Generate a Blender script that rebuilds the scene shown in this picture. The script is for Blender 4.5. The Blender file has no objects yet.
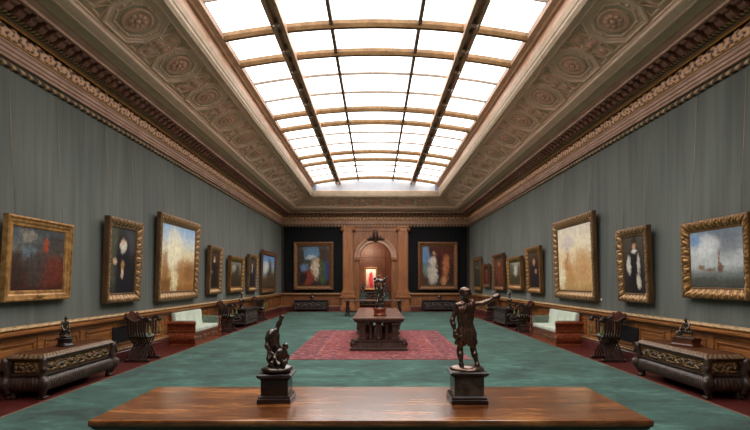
import bpy, bmesh, math, random
import numpy as np
from mathutils import Matrix, Vector
R = math.radians
random.seed(7)
sc = bpy.context.scene
COL = sc.collection
W, YE, YF, EYE = 5.4, 28.7, -3.5, 1.7     # half width, end wall, wall behind the camera, eye height

# ------------------------------------------------------------------ materials
def s2l(c):
    c = c / 255.0
    return c / 12.92 if c <= .04045 else ((c + .055) / 1.055) ** 2.4
def rgb(r, g, b): return (s2l(r), s2l(g), s2l(b), 1)

class NT:
    def __init__(self, name):
        self.m = bpy.data.materials.new(name); self.m.use_nodes = True
        self.t = self.m.node_tree; self.t.nodes.clear()
        self.out = self.t.nodes.new('ShaderNodeOutputMaterial')
        self.p = self.t.nodes.new('ShaderNodeBsdfPrincipled')
        self.t.links.new(self.p.outputs[0], self.out.inputs[0])
        self._tc = None
    def n(self, ty, **kw):
        nd = self.t.nodes.new(ty)
        for k, v in kw.items(): setattr(nd, k, v)
        return nd
    def l(self, a, b): self.t.links.new(a, b)
    def put(self, inp, v):
        if hasattr(v, 'is_linked') or isinstance(v, bpy.types.NodeSocket): self.l(v, inp)
        else: inp.default_value = v
    def tc(self, which='Object'):
        if self._tc is None: self._tc = self.n('ShaderNodeTexCoord')
        return self._tc.outputs[which]
    def mapping(self, scale=(1, 1, 1), loc=(0, 0, 0), which='Object'):
        m = self.n('ShaderNodeMapping'); self.l(self.tc(which), m.inputs[0])
        m.inputs['Scale'].default_value = scale; m.inputs['Location'].default_value = loc
        return m.outputs[0]
    def noise(self, vec, scale=5, detail=4, rough=.55, dist=0):
        t = self.n('ShaderNodeTexNoise'); self.l(vec, t.inputs['Vector'])
        t.inputs['Scale'].default_value = scale; t.inputs['Detail'].default_value = detail
        t.inputs['Roughness'].default_value = rough; t.inputs['Distortion'].default_value = dist
        return t.outputs['Fac'] if 'Fac' in t.outputs else t.outputs[0]
    def math(self, op, a, b=0.0, c=None, clamp=False):
        m = self.n('ShaderNodeMath', operation=op); m.use_clamp = clamp
        self.put(m.inputs[0], a); self.put(m.inputs[1], b)
        if c is not None: self.put(m.inputs[2], c)
        return m.outputs[0]
    def ss(self, v, lo, hi, a=0.0, b=1.0):
        m = self.n('ShaderNodeMapRange', interpolation_type='SMOOTHSTEP')
        self.put(m.inputs['Value'], v)
        m.inputs['From Min'].default_value = lo; m.inputs['From Max'].default_value = hi
        m.inputs['To Min'].default_value = a; m.inputs['To Max'].default_value = b
        return m.outputs[0]
    def mix(self, f, a, b):
        m = self.n('ShaderNodeMix', data_type='RGBA')
        self.put(m.inputs[0], f); self.put(m.inputs[6], a); self.put(m.inputs[7], b)
        return m.outputs[2]
    def ramp(self, v, stops):
        r = self.n('ShaderNodeValToRGB'); self.put(r.inputs[0], v)
        e = r.color_ramp.elements
        e[0].position, e[0].color = stops[0]; e[1].position, e[1].color = stops[-1]
        for p, c in stops[1:-1]:
            k = e.new(p); k.color = c
        return r.outputs[0]
    def bump(self, h, strength=.3, dist=.01):
        b = self.n('ShaderNodeBump'); self.put(b.inputs['Height'], h)
        b.inputs['Strength'].default_value = strength; b.inputs['Distance'].default_value = dist
        self.l(b.outputs[0], self.p.inputs['Normal'])
    def fin(self, col, rough=.5, metal=0.0, spec=.5, coat=0.0, sheen=0.0):
        self.put(self.p.inputs['Base Color'], col); self.put(self.p.inputs['Roughness'], rough)
        self.p.inputs['Metallic'].default_value = metal
        self.p.inputs['Specular IOR Level'].default_value = spec
        self.p.inputs['Coat Weight'].default_value = coat; self.p.inputs['Coat Roughness'].default_value = .15
        self.p.inputs['Sheen Weight'].default_value = sheen
        return self.m

def mottled(name, c1, c2, scale=6, rough=.5, metal=0.0, spec=.5, bump=.2, bscale=40, stretch=(1, 1, 1), coat=0, sheen=0):
    t = NT(name); v = t.mapping(stretch)
    f = t.ss(t.noise(v, scale, 5), .3, .7)
    if bump: t.bump(t.noise(v, bscale, 3), bump, .01)
    return t.fin(t.mix(f, c1, c2), rough, metal, spec, coat, sheen)

def wood(name, c1, c2, axis='x', scale=1.0, rough=.4, coat=0.0, spec=.5):
    st = {'x': (.35, 5, 5), 'y': (5, .35, 5), 'z': (5, 5, .35)}[axis]
    t = NT(name); v = t.mapping(tuple(s * scale for s in st))
    a = t.noise(v, 3.0, 6, .6, .6); b = t.noise(t.mapping((1, 1, 1)), 1.3, 3)
    f = t.ss(t.math('ADD', t.math('MULTIPLY', a, .75), t.math('MULTIPLY', b, .25)), .36, .66)
    t.bump(a, .08, .004)
    return t.fin(t.mix(f, c1, c2), rough, 0, spec, coat)

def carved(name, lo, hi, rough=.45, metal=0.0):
    """two-tone carving: 'h' holds the relief height, blending from the ground colour up to the raised colour"""
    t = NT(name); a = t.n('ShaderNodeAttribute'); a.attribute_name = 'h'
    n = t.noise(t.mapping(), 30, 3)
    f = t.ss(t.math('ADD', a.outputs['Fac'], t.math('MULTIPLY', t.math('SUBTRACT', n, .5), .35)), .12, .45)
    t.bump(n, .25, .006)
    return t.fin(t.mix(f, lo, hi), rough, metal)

M = {}
def mats():
    # wall fabric: vertical moire and seams between the lengths of cloth
    t = NT('green_wall_fabric'); v = t.mapping((1, 1, .06))
    f = t.noise(v, 5.0, 5, .6); g = t.noise(t.mapping((1, 1, .25)), .9, 3)
    k = t.math('ADD', t.math('MULTIPLY', f, .6), t.math('MULTIPLY', g, .4))
    col = t.mix(t.ss(k, .32, .68), rgb(80, 84, 79), rgb(104, 109, 103))
    sep = t.n('ShaderNodeSeparateXYZ'); t.l(t.tc(), sep.inputs[0])
    fr = t.math('FRACT', t.math('MULTIPLY', sep.outputs[1], 1 / 1.32))
    seam = t.ss(t.math('ABSOLUTE', t.math('SUBTRACT', fr, .5)), .492, .499)
    col = t.mix(t.math('MULTIPLY', seam, .55), col, rgb(70, 74, 68))
    t.bump(f, .1, .004)
    M['fabric'] = t.fin(col, .75, 0, .3, 0, .15)
    M['black_fabric'] = mottled('black_wall_fabric', rgb(24, 24, 26), rgb(31, 31, 33), 3, .9, 0, .08, .1, 60, (3, 3, .3))
    M['wain'] = wood('wainscot_oak', rgb(116, 70, 34), rgb(164, 106, 56), 'y', 1, .38, .15)
    M['wain_x'] = wood('end_wall_oak', rgb(124, 76, 44), rgb(164, 106, 64), 'z', 1, .4, .1)
    M['pil'] = wood('pilaster_oak', rgb(146, 90, 54), rgb(186, 122, 76), 'z', 1, .38, .1)
    M['corn'] = mottled('cornice_walnut', rgb(176, 136, 116), rgb(198, 158, 136), 2, .5, 0, .4, .15, 30)
    M['corn_dark'] = mottled('dark_cornice_walnut', rgb(120, 78, 64), rgb(148, 102, 84), 3, .5, 0, .4, .15, 30)
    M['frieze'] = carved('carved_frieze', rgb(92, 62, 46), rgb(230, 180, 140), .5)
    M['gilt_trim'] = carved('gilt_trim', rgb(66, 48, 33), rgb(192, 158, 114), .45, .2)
    M['gold_line'] = mottled('gold_line', rgb(206, 150, 70), rgb(226, 176, 96), 20, .4, .5, .5, .2)
    M['ceil'] = mottled('ceiling_plaster', rgb(246, 208, 182), rgb(252, 218, 192), 4, .7, 0, .3, .25, 40)
    M['ceil_green'] = mottled('ceiling_green', rgb(204, 180, 152), rgb(214, 190, 162), 3, .7, 0, .3, .1, 40)
    M['ceil_rose'] = mottled('ceiling_ornament', rgb(232, 180, 154), rgb(244, 196, 170), 9, .65, 0, .3, .3, 60)
    M['ceil_pale'] = mottled('pale_moulding', rgb(168, 148, 124), rgb(184, 164, 140), 3, .6, 0, .3, .05, 30)
    M['sky_wood'] = mottled('skylight_wood', rgb(200, 160, 132), rgb(220, 182, 154), 4, .45, 0, .4, .15, 40)
    M['sky_bar'] = mottled('skylight_gilt_bar', rgb(124, 92, 58), rgb(152, 116, 76), 8, .45, .1, .4, .2, 50)
    M['sky_thin'] = mottled('skylight_thin_bar', rgb(140, 120, 104), rgb(158, 138, 120), 8, .5, 0, .4, .1)
    M['lunette'] = mottled('white_lunette', rgb(196, 200, 208), rgb(210, 214, 222), 2, .7, 0, .3, .03)
    t = NT('laylight_glass'); t.fin((.8, .8, .8, 1), .5)
    t.p.inputs['Emission Color'].default_value = (1, .985, .965, 1); t.p.inputs['Emission Strength'].default_value = 3.6
    M['glass'] = t.m
    M['marble'] = mottled('red_marble', rgb(84, 38, 36), rgb(104, 56, 52), 7, .3, 0, .5, .02)
    t = NT('red_parquet'); v = t.mapping((5, 1.1, 1))
    br = t.n('ShaderNodeTexBrick'); t.l(t.mapping((1, 1, 1)), br.inputs[0])
    br.inputs['Color1'].default_value = rgb(80, 32, 30); br.inputs['Color2'].default_value = rgb(100, 46, 40)
    br.inputs['Mortar'].default_value = rgb(60, 24, 22); br.inputs['Scale'].default_value = 5; br.inputs['Mortar Size'].default_value = .008
    M['floor'] = t.fin(t.mix(t.math('MULTIPLY', t.noise(v, 4, 4), .5), br.outputs[0], rgb(94, 42, 38)), .33, 0, .5)
    t = NT('green_carpet')
    a = t.noise(t.mapping((.8, 1.2, 1)), 1.2, 8, .68, .8); b = t.noise(t.mapping((1.0, 2.4, 1)), 3.4, 8, .72, .5); c = t.noise(t.mapping(), 70, 2)
    k = t.math('ADD', t.math('MULTIPLY', a, .55), t.math('MULTIPLY', b, .45))
    col = t.ramp(k, [(.41, rgb(26, 56, 49)), (.465, rgb(44, 82, 72)), (.53, rgb(54, 97, 86)), (.6, rgb(86, 129, 116))])  # lighter and darker streaks paint the pile's sheen into the colour
    t.bump(t.math('ADD', c, t.math('MULTIPLY', b, .6)), .5, .012)
    M['carpet'] = t.fin(col, .85, 0, .15, 0, .25)
    M['carpet_edge'] = mottled('tan_carpet_binding', rgb(134, 88, 66), rgb(150, 102, 78), 8, .8)
    M['bronze'] = mottled('dark_bronze', rgb(84, 64, 54), rgb(128, 102, 88), 14, .22, .8, .5, .15, 40)
    M['bronze_black'] = mottled('black_bronze', rgb(76, 66, 61), rgb(116, 104, 97), 14, .22, .8, .5, .15, 40)
    M['drape'] = mottled('brown_bronze_drapery', rgb(92, 66, 56), rgb(126, 96, 82), 10, .27, .78, .5, .2, 40)
    M['ebony'] = mottled('ebony_pedestal', rgb(30, 22, 21), rgb(46, 32, 29), 4, .22, 0, .5, .03, 30)
    M['black_marble'] = mottled('grey_brown_marble', rgb(44, 38, 35), rgb(84, 74, 66), 11, .25, 0, .5, .02)
    M['green_marble'] = mottled('green_marble', rgb(46, 66, 62), rgb(80, 104, 96), 8, .3, 0, .5, .02)
    M['red_base'] = mottled('red_marble_base', rgb(104, 34, 28), rgb(132, 52, 40), 9, .25, 0, .5, .02)
    t = NT('polished_walnut')
    a = t.noise(t.mapping((.5, 4.5, 4)), 2.6, 7, .66, 1.1); b = t.noise(t.mapping((1, 1.6, 1)), 1.7, 5, .6); c = t.noise(t.mapping((1.2, 9, 4)), 9, 4, .6)
    k = t.math('ADD', t.math('ADD', t.math('MULTIPLY', a, .5), t.math('MULTIPLY', b, .35)), t.math('MULTIPLY', c, .15))
    col = t.ramp(k, [(.4, rgb(72, 36, 18)), (.5, rgb(122, 70, 34)), (.6, rgb(182, 116, 60))])
    sp = t.n('ShaderNodeSeparateXYZ'); t.l(t.tc(), sp.inputs[0])
    for y0 in (-.2, .17):
        col = t.mix(t.ss(t.math('ABSOLUTE', t.math('SUBTRACT', sp.outputs[1], y0)), .003, .006, .7, 0), col, rgb(46, 24, 14))
    t.bump(a, .06, .003); M['table'] = t.fin(col, .27, 0, .5, .4)
    M['table_edge'] = wood('dark_walnut_edge', rgb(60, 30, 20), rgb(100, 56, 36), 'x', .9, .3)
    M['dark_wood'] = wood('dark_table_wood', rgb(52, 34, 29), rgb(84, 56, 46), 'z', 1, .38)
    M['dark_top'] = wood('dark_table_top', rgb(88, 58, 46), rgb(118, 82, 66), 'y', .8, .26)
    M['chest'] = mottled('chest_walnut', rgb(43, 31, 26), rgb(72, 53, 44), 8, .36, 0, .5, .25, 50)
    M['chest_relief'] = carved('gilded_chest_relief', rgb(150, 112, 62), rgb(58, 43, 35), .42)
    M['chest_relief'].node_tree.nodes['Map Range'].inputs['From Min'].default_value = .25; M['chest_relief'].node_tree.nodes['Map Range'].inputs['From Max'].default_value = .6
    M['chest_lid'] = carved('chest_lid_carving', rgb(40, 27, 22), rgb(126, 98, 70), .4)
    M['chest_top'] = wood('chest_top_walnut', rgb(72, 40, 26), rgb(108, 64, 40), 'y', .8, .3)
    M['black_chest'] = carved('black_chest_relief', rgb(30, 24, 23), rgb(84, 72, 68), .35)
    M['black_chest_plain'] = mottled('black_chest_wood', rgb(44, 34, 32), rgb(68, 54, 50), 8, .35, 0, .5, .2, 50)
    M['chair'] = mottled('chair_walnut', rgb(40, 27, 24), rgb(62, 42, 36), 8, .35, 0, .5, .1, 50)
    M['chair_red'] = mottled('reddish_chair_crest', rgb(72, 36, 28), rgb(98, 52, 40), 8, .3, 0, .5, .1, 50)
    M['olive'] = mottled('olive_tassel', rgb(120, 116, 66), rgb(140, 134, 82), 40, .8)
    M['sage'] = mottled('sage_velvet', rgb(92, 104, 92), rgb(114, 126, 112), 10, .8, 0, .2, .1, 60, (1, 1, 1), 0, .3)
    M['pale_silk'] = mottled('pale_green_silk', rgb(188, 200, 182), rgb(214, 222, 206), 4, .6, 0, .3, .2, 14, (1, 1, .4), 0, .2)
    M['sofa_wood'] = wood('sofa_mahogany', rgb(104, 44, 26), rgb(156, 80, 46), 'x', .9, .28, .2)
    M['sofa_carve'] = carved('sofa_carving', rgb(78, 44, 28), rgb(126, 84, 56), .4)
    M['grille'] = mottled('black_grille', rgb(36, 36, 38), rgb(52, 52, 54), 30, .5, .3, .4, .2)
    M['brass'] = mottled('brass', rgb(172, 140, 76), rgb(196, 164, 96), 20, .3, .8)
    M['wire'] = mottled('brass_wire', rgb(150, 126, 96), rgb(170, 146, 112), 20, .5, .2)
    M['label'] = mottled('white_card', rgb(220, 218, 210), rgb(232, 230, 222), 5, .7)
    M['lampcan'] = mottled('lamp_metal', rgb(150, 128, 112), rgb(180, 158, 140), 20, .4, .3)
    M['pink'] = mottled('pink_plastic', rgb(196, 110, 106), rgb(212, 128, 122), 10, .5)
    for k, a, b in (('gold', rgb(140, 96, 50), rgb(200, 152, 92)), ('gold_dark', rgb(132, 96, 60), rgb(206, 164, 114)), ('gold_brown', rgb(120, 78, 48), rgb(164, 116, 76))):
        M[k] = mottled('frame_' + k, a, b, 9, .42, .35, .5, .2, 40)
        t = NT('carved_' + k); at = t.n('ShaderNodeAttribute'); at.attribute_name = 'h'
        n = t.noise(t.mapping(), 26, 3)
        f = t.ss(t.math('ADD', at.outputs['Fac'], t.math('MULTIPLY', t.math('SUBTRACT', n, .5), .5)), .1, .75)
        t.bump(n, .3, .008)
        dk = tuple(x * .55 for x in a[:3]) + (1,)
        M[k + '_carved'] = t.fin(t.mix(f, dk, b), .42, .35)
    M['room_wood'] = wood('inner_room_oak', rgb(84, 46, 30), rgb(120, 68, 44), 'z', 1, .4)

# ------------------------------------------------------------------ mesh builder
class MB:
    def __init__(self): self.v = []; self.f = []; self.h = []; self.sm = []
    def add(self, vs, fs, smooth=False, h=None):
        o = len(self.v); self.v += [tuple(map(float, p)) for p in vs]
        self.h += list(h) if h is not None else [0.0] * len(vs)
        self.f += [tuple(i + o for i in f) for f in fs]; self.sm += [smooth] * len(fs)
        return self
    def box(self, c, s, bev=0.0, rot=None):
        x, y, z = (k / 2 for k in s)
        if bev <= 0:
            vs = [(a, b, d) for a in (-x, x) for b in (-y, y) for d in (-z, z)]
            fs = [(0, 1, 3, 2), (4, 6, 7, 5), (0, 4, 5, 1), (2, 3, 7, 6), (0, 2, 6, 4), (1, 5, 7, 3)]
        else:
            bev = min(bev, .48 * min(s)); bm = bmesh.new(); bmesh.ops.create_cube(bm, size=1)
            for v in bm.verts: v.co = Vector((v.co.x * s[0], v.co.y * s[1], v.co.z * s[2]))
            bmesh.ops.bevel(bm, geom=list(bm.edges), offset=bev, segments=2, profile=.6, affect='EDGES')
            bm.verts.index_update(); vs = [v.co.copy() for v in bm.verts]; fs = [[v.index for v in f.verts] for f in bm.faces]; bm.free()
        if rot is not None: vs = [rot @ Vector(p) for p in vs]
        return self.add([(p[0] + c[0], p[1] + c[1], p[2] + c[2]) for p in vs], fs)
    def b2(self, x0, x1, y0, y1, z0, z1, bev=0.0):
        return self.box(((x0 + x1) / 2, (y0 + y1) / 2, (z0 + z1) / 2), (abs(x1 - x0), abs(y1 - y0), abs(z1 - z0)), bev)
    def grid(self, fn, nu, nv, smooth=True, close_u=False):
        vs, hs = [], []
        for j in range(nv + 1):
            for i in range(nu + (0 if close_u else 1)):
                p = fn(i / nu, j / nv); vs.append(p[:3]); hs.append(p[3] if len(p) > 3 else 0.0)
        n = nu if close_u else nu + 1
        fs = [(j * n + i, j * n + (i + 1) % n, (j + 1) * n + (i + 1) % n, (j + 1) * n + i) for j in range(nv) for i in range(nu)]
        return self.add(vs, fs, smooth, hs)
    def lathe(self, prof, n=20, c=(0, 0, 0), sx=1, sy=1, smooth=True):
        vs = [(c[0] + r * sx * math.cos(2 * math.pi * i / n), c[1] + r * sy * math.sin(2 * math.pi * i / n), c[2] + z) for r, z in prof for i in range(n)]
        fs = [(j * n + i, j * n + (i + 1) % n, (j + 1) * n + (i + 1) % n, (j + 1) * n + i) for j in range(len(prof) - 1) for i in range(n)]
        fs += [tuple(range(n))[::-1], tuple(range((len(prof) - 1) * n, len(prof) * n))]
        return self.add(vs, fs, smooth)
    def tube(self, pts, r, n=8, smooth=True):
        pts = [Vector(p) for p in pts]; rs = r if isinstance(r, (list, tuple)) else [r] * len(pts)
        vs = []; up = None
        for i, p in enumerate(pts):
            d = (pts[min(i + 1, len(pts) - 1)] - pts[max(i - 1, 0)]).normalized()
            if up is None: up = Vector((0, 0, 1)) if abs(d.z) < .9 else Vector((1, 0, 0))
            a = d.cross(up).normalized(); b = a.cross(d).normalized(); up = b
            vs += [p + (a * math.cos(2 * math.pi * k / n) + b * math.sin(2 * math.pi * k / n)) * rs[i] for k in range(n)]
        fs = [(j * n + i, j * n + (i + 1) % n, (j + 1) * n + (i + 1) % n, (j + 1) * n + i) for j in range(len(pts) - 1) for i in range(n)]
        fs += [tuple(range(n))[::-1], tuple(range((len(pts) - 1) * n, len(pts) * n))]
        return self.add(vs, fs, smooth)
    def rings(self, rings, cap=True, smooth=False, h=None):
        n = len(rings[0]); vs = [p for r in rings for p in r]
        fs = [(j * n + i, j * n + (i + 1) % n, (j + 1) * n + (i + 1) % n, (j + 1) * n + i) for j in range(len(rings) - 1) for i in range(n)]
        if cap: fs += [tuple(range(n))[::-1], tuple(range((len(rings) - 1) * n, len(rings) * n))]
        return self.add(vs, fs, smooth, h)
    def rect(self, prof, c=(0, 0)):
        """stack of rectangles: (half x, half y, z)"""
        return self.rings([[(c[0] + a * x, c[1] + b * y, z) for a, b in ((-1, -1), (1, -1), (1, 1), (-1, 1))] for x, y, z in prof])
    def outline(self, pts, prof, fn=lambda p: p, cap=True):
        """scaled copies of a 2D outline: (scale, z)"""
        return self.rings([[fn((x * s, y * s, z)) for x, y in pts] for s, z in prof], cap)
    def prism(self, pts, a, b, axis='y'):
        fn = {'y': lambda p, q: (p[0], q, p[1]), 'x': lambda p, q: (q, p[0], p[1]), 'z': lambda p, q: (p[0], p[1], q)}[axis]
        return self.rings([[fn(p, a) for p in pts], [fn(p, b) for p in pts]])
    def build(self, name, mat, parent=None, fix=True):
        me = bpy.data.meshes.new(name); me.from_pydata(self.v, [], self.f)
        me.polygons.foreach_set('use_smooth', self.sm)
        if any(self.h):
            at = me.attributes.new('h', 'FLOAT', 'POINT'); at.data.foreach_set('value', self.h)
        if fix:
            bm = bmesh.new(); bm.from_mesh(me); bmesh.ops.recalc_face_normals(bm, faces=bm.faces); bm.to_mesh(me); bm.free()
        me.materials.append(mat); me.update()
        o = bpy.data.objects.new(name, me); COL.objects.link(o)
        if parent is not None: o.parent = parent
        return o

def tag(o, label=None, cat=None, group=None, kind=None):
    if label: o['label'] = label
    if cat: o['category'] = cat
    if group: o['group'] = group
    if kind: o['kind'] = kind
    return o
def thing(name, label, cat, loc=(0, 0, 0), rz=0.0, group=None):
    o = bpy.data.objects.new(name, None); COL.objects.link(o); o.empty_display_size = .1
    o.location = loc; o.rotation_euler = (0, 0, rz)
    return tag(o, label, cat, group)
def struct(o): o['kind'] = 'structure'; return o
def dup(root, loc=None, rz=None, label=None, group=None, parent=None):
    r = root.copy(); COL.objects.link(r)
    if parent is not None: r.parent = parent
    if loc is not None: r.location = loc
    if rz is not None: r.rotation_euler[2] = rz
    if label: r['label'] = label
    if group: r['group'] = group
    for ch in list(root.children): dup(ch, parent=r)
    return r

# ------------------------------------------------------------------ implicit surfaces for the bronzes
def V(*a): return np.array(a, float)
def sdf(P, prims, k):
    d = None
    for pr in prims:
        if isinstance(pr[0], str):
            q = (P - pr[1]) / pr[2]; e = (np.sqrt((q * q).sum(-1)) - 1) * min(pr[2])
        else:
            a, b, ra, rb = pr; ab = b - a; t = np.clip(((P - a) @ ab) / max(1e-9, ab @ ab), 0, 1)
            e = np.linalg.norm(P - a - t[..., None] * ab, axis=-1) - (ra + t * (rb - ra))
        if d is None: d = e
        else:
            h = np.maximum(k - np.abs(d - e), 0) / k; d = np.minimum(d, e) - h * h * k * .25
    return d
def nets(prims, cell, k=.02, extra=None):
    L = [(p[1] - p[2], p[1] + p[2]) if isinstance(p[0], str) else (np.minimum(p[0] - p[2], p[1] - p[3]), np.maximum(p[0] + p[2], p[1] + p[3])) for p in prims]
    lo = np.min([a for a, b in L], axis=0) - 3 * cell; hi = np.max([b for a, b in L], axis=0) + 3 * cell
    n = np.ceil((hi - lo) / cell).astype(int) + 1
    ax = [lo[i] + cell * np.arange(n[i]) for i in range(3)]
    P = np.stack(np.meshgrid(*ax, indexing='ij'), -1)
    D = sdf(P, prims, k)
    if extra is not None: D = extra(P, D)
    ins = D < 0
    S = np.zeros(n - 1); C = np.zeros(tuple(n - 1) + (3,)); 
    base = np.stack(np.meshgrid(*[np.arange(m - 1) for m in n], indexing='ij'), -1).astype(float)
    sl = lambda o: tuple(slice(o[i], n[i] - 1 + o[i]) for i in range(3))
    cs = [(a, b, c) for a in (0, 1) for b in (0, 1) for c in (0, 1)]
    for a in cs:
        for ax_ in range(3):
            if a[ax_]: continue
            b = list(a); b[ax_] = 1
            da, db = D[sl(a)], D[sl(b)]; m = (da < 0) != (db < 0)
            t = np.where(m, da / np.where(np.abs(da - db) < 1e-12, 1, da - db), 0)
            pt = np.array(a, float) + t[..., None] * (np.array(b, float) - np.array(a, float))
            C += pt * m[..., None]; S += m
    act = S > 0; idx = -np.ones(S.shape, int); idx[act] = np.arange(act.sum())
    verts = lo + cell * (base[act] + C[act] / S[act][:, None])
    faces = []
    for ax_ in range(3):
        o1 = [0, 0, 0]; o1[ax_] = 1
        a = ins[tuple(slice(0, n[i] - (1 if i == ax_ else 0)) for i in range(3))]
        b = ins[tuple(slice(o1[i], n[i]) for i in range(3))]
        e = np.argwhere(a != b); u, w = (ax_ + 1) % 3, (ax_ + 2) % 3
        for p in e:
            if p[u] < 1 or p[w] < 1 or p[u] >= n[u] - 1 or p[w] >= n[w] - 1: continue
            q = [p.copy() for _ in range(4)]; q[1][u] -= 1; q[2][u] -= 1; q[2][w] -= 1; q[3][w] -= 1
            f = [idx[tuple(x)] for x in q]
            faces.append(f if a[tuple(p)] else f[::-1])
    return verts, faces
def blob(name, prims, mat, parent, cell, k=.02, extra=None):
    v, f = nets(prims, cell, k, extra)
    mb = MB(); mb.add(v, f, True); return mb.build(name, mat, parent, fix=False)

def unit(v): return v / max(1e-9, np.linalg.norm(v))
def human(H, J, face=(0, -1, 0), fingers=True, bulk=1.0):
    """continuous body: J maps joint names to positions"""
    J = {k: np.array(v, float) for k, v in J.items()}; face = unit(np.array(face, float)); P = []
    B = H * bulk
    hd = J['head']; up = unit(hd - J['neck']); side = unit(np.cross(face, up))
    P += [('e', hd + up * .012 * H, V(.056, .06, .068) * H), (hd - up * .03 * H + face * .02 * H, hd - up * .045 * H + face * .034 * H, .034 * H, .026 * H)]
    P += [(hd + face * .055 * H + up * .012 * H, hd + face * .075 * H - up * .012 * H, .008 * H, .013 * H)]           # nose
    P += [(hd + face * .05 * H - up * .036 * H - side * .012 * H, hd + face * .05 * H - up * .036 * H + side * .012 * H, .011 * H, .011 * H)]  # mouth
    for s in (-1, 1):
        P.append((hd + side * s * .055 * H + up * .012 * H, hd + side * s * .056 * H - up * .012 * H, .012 * H, .009 * H))    # ears
        P.append((hd + face * .05 * H + side * s * .012 * H + up * .026 * H, hd + face * .044 * H + side * s * .032 * H + up * .026 * H, .01 * H, .008 * H))  # brow
    P.append((J['neck'], hd - up * .03 * H, .036 * B, .033 * B))
    ch, pe = J['chest'], J['pelvis']; shL, shR = J['shL'], J['shR']; sx = unit(shR - shL)
    P.append((shL * .75 + shR * .25, shL * .25 + shR * .75, .048 * B, .048 * B))
    for s in (-1, 1):
        P.append((ch + sx * s * .045 * B, (ch + pe) / 2 + sx * s * .03 * B, .066 * B, .055 * B))
        P.append(((ch + pe) / 2 + sx * s * .028 * B, pe + sx * s * .035 * B, .055 * B, .064 * B))
    for s in 'LR':
        sh, el, ha = J['sh' + s], J['el' + s], J['ha' + s]
        P += [(sh, el, .037 * B, .028 * B), (el, el * .65 + ha * .35, .029 * B, .03 * B), (el * .65 + ha * .35, ha, .03 * B, .019 * B)]
        d = unit(ha - el); q = unit(np.cross(d, face) if abs(d @ face) < .95 else np.cross(d, up)); w = unit(np.cross(q, d))
        palm = ha + d * .035 * H; P.append((ha, palm, .02 * H, .024 * H))
        if fingers:
            for i, L in enumerate((.038, .045, .042, .033)):
                b0 = palm + q * (i - 1.5) * .0125 * H + d * .01 * H; b1 = b0 + d * L * .55 * H + w * .004 * H; b2 = b1 + d * L * .4 * H + w * .018 * H
                P += [(b0, b1, .0085 * H, .0078 * H), (b1, b2, .0078 * H, .0065 * H)]
            b0 = ha + d * .012 * H - q * .02 * H; P.append((b0, b0 + d * .03 * H - q * .022 * H + w * .012 * H, .01 * H, .0075 * H))
        hp, kn, ft = J['hp' + s], J['kn' + s], J['ft' + s]
        toe = J.get('toe' + s, ft + face * .1 * H - V(0, 0, .012 * H))
        cf = kn * .7 + ft * .3 - face * .01 * H
        P += [(hp, kn, .06 * B, .038 * B), (kn, cf, .038 * B, .04 * B), (cf, ft, .04 * B, .022 * B), (ft, toe, .024 * B, .017 * B), (ft, ft - face * .012 * H - V(0, 0, .012 * H), .022 * B, .02 * B)]
        P.append((pe + (hp - pe) * .8 - face * .035 * H, hp - face * .03 * H, .055 * B, .055 * B))
    return P
# ------------------------------------------------------------------ the setting
def wpt(side, o, s, z):
    """point on a wall line: o = distance in from the wall, s = 0..1 along it (mitred at the corners)"""
    if side == 'left': return (-W + o, (YF + o) + s * (YE - YF - 2 * o), z)
    if side == 'right': return (W - o, (YF + o) + s * (YE - YF - 2 * o), z)
    if side == 'end': return ((-W + o) + s * (2 * W - 2 * o), YE - o, z)
    return ((-W + o) + s * (2 * W - 2 * o), YF + o, z)
def wlen(side): return YE - YF if side in ('left', 'right') else 2 * W
SIDES = ('left', 'right', 'end', 'front')
def sweep(mb, side, prof, seg=1, s0=0.0, s1=1.0, fn=None):
    n = len(prof) - 1
    def f(u, v):
        j = min(n, int(round(v * n))); o, z = prof[j]; s = s0 + u * (s1 - s0); h = 0
        if fn:
            do, dz, h = fn(s * wlen(side), j / n); o += do; z += dz
        return wpt(side, o, s, z) + (h,)
    mb.grid(f, seg, n, smooth=fn is not None)
def scroll(x, v, pitch=.42):
    """acanthus scroll relief: running spirals, height 0..1"""
    u = x / pitch; c = math.floor(u); fx = (u - c - .5) * 2; fy = (v - .5) * 2
    flip = 1 if c % 2 else -1
    r = math.hypot(fx, fy * .9); a = math.atan2(fy * flip, fx)
    sp = .5 + .5 * math.cos(9 * r - a * 2 + .6)
    lv = .5 + .5 * math.cos(a * 7 + r * 5)
    return max(0.0, min(1.0, (sp * .7 + lv * .45 - .18))) * (1 - abs(fy) ** 6)

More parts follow.
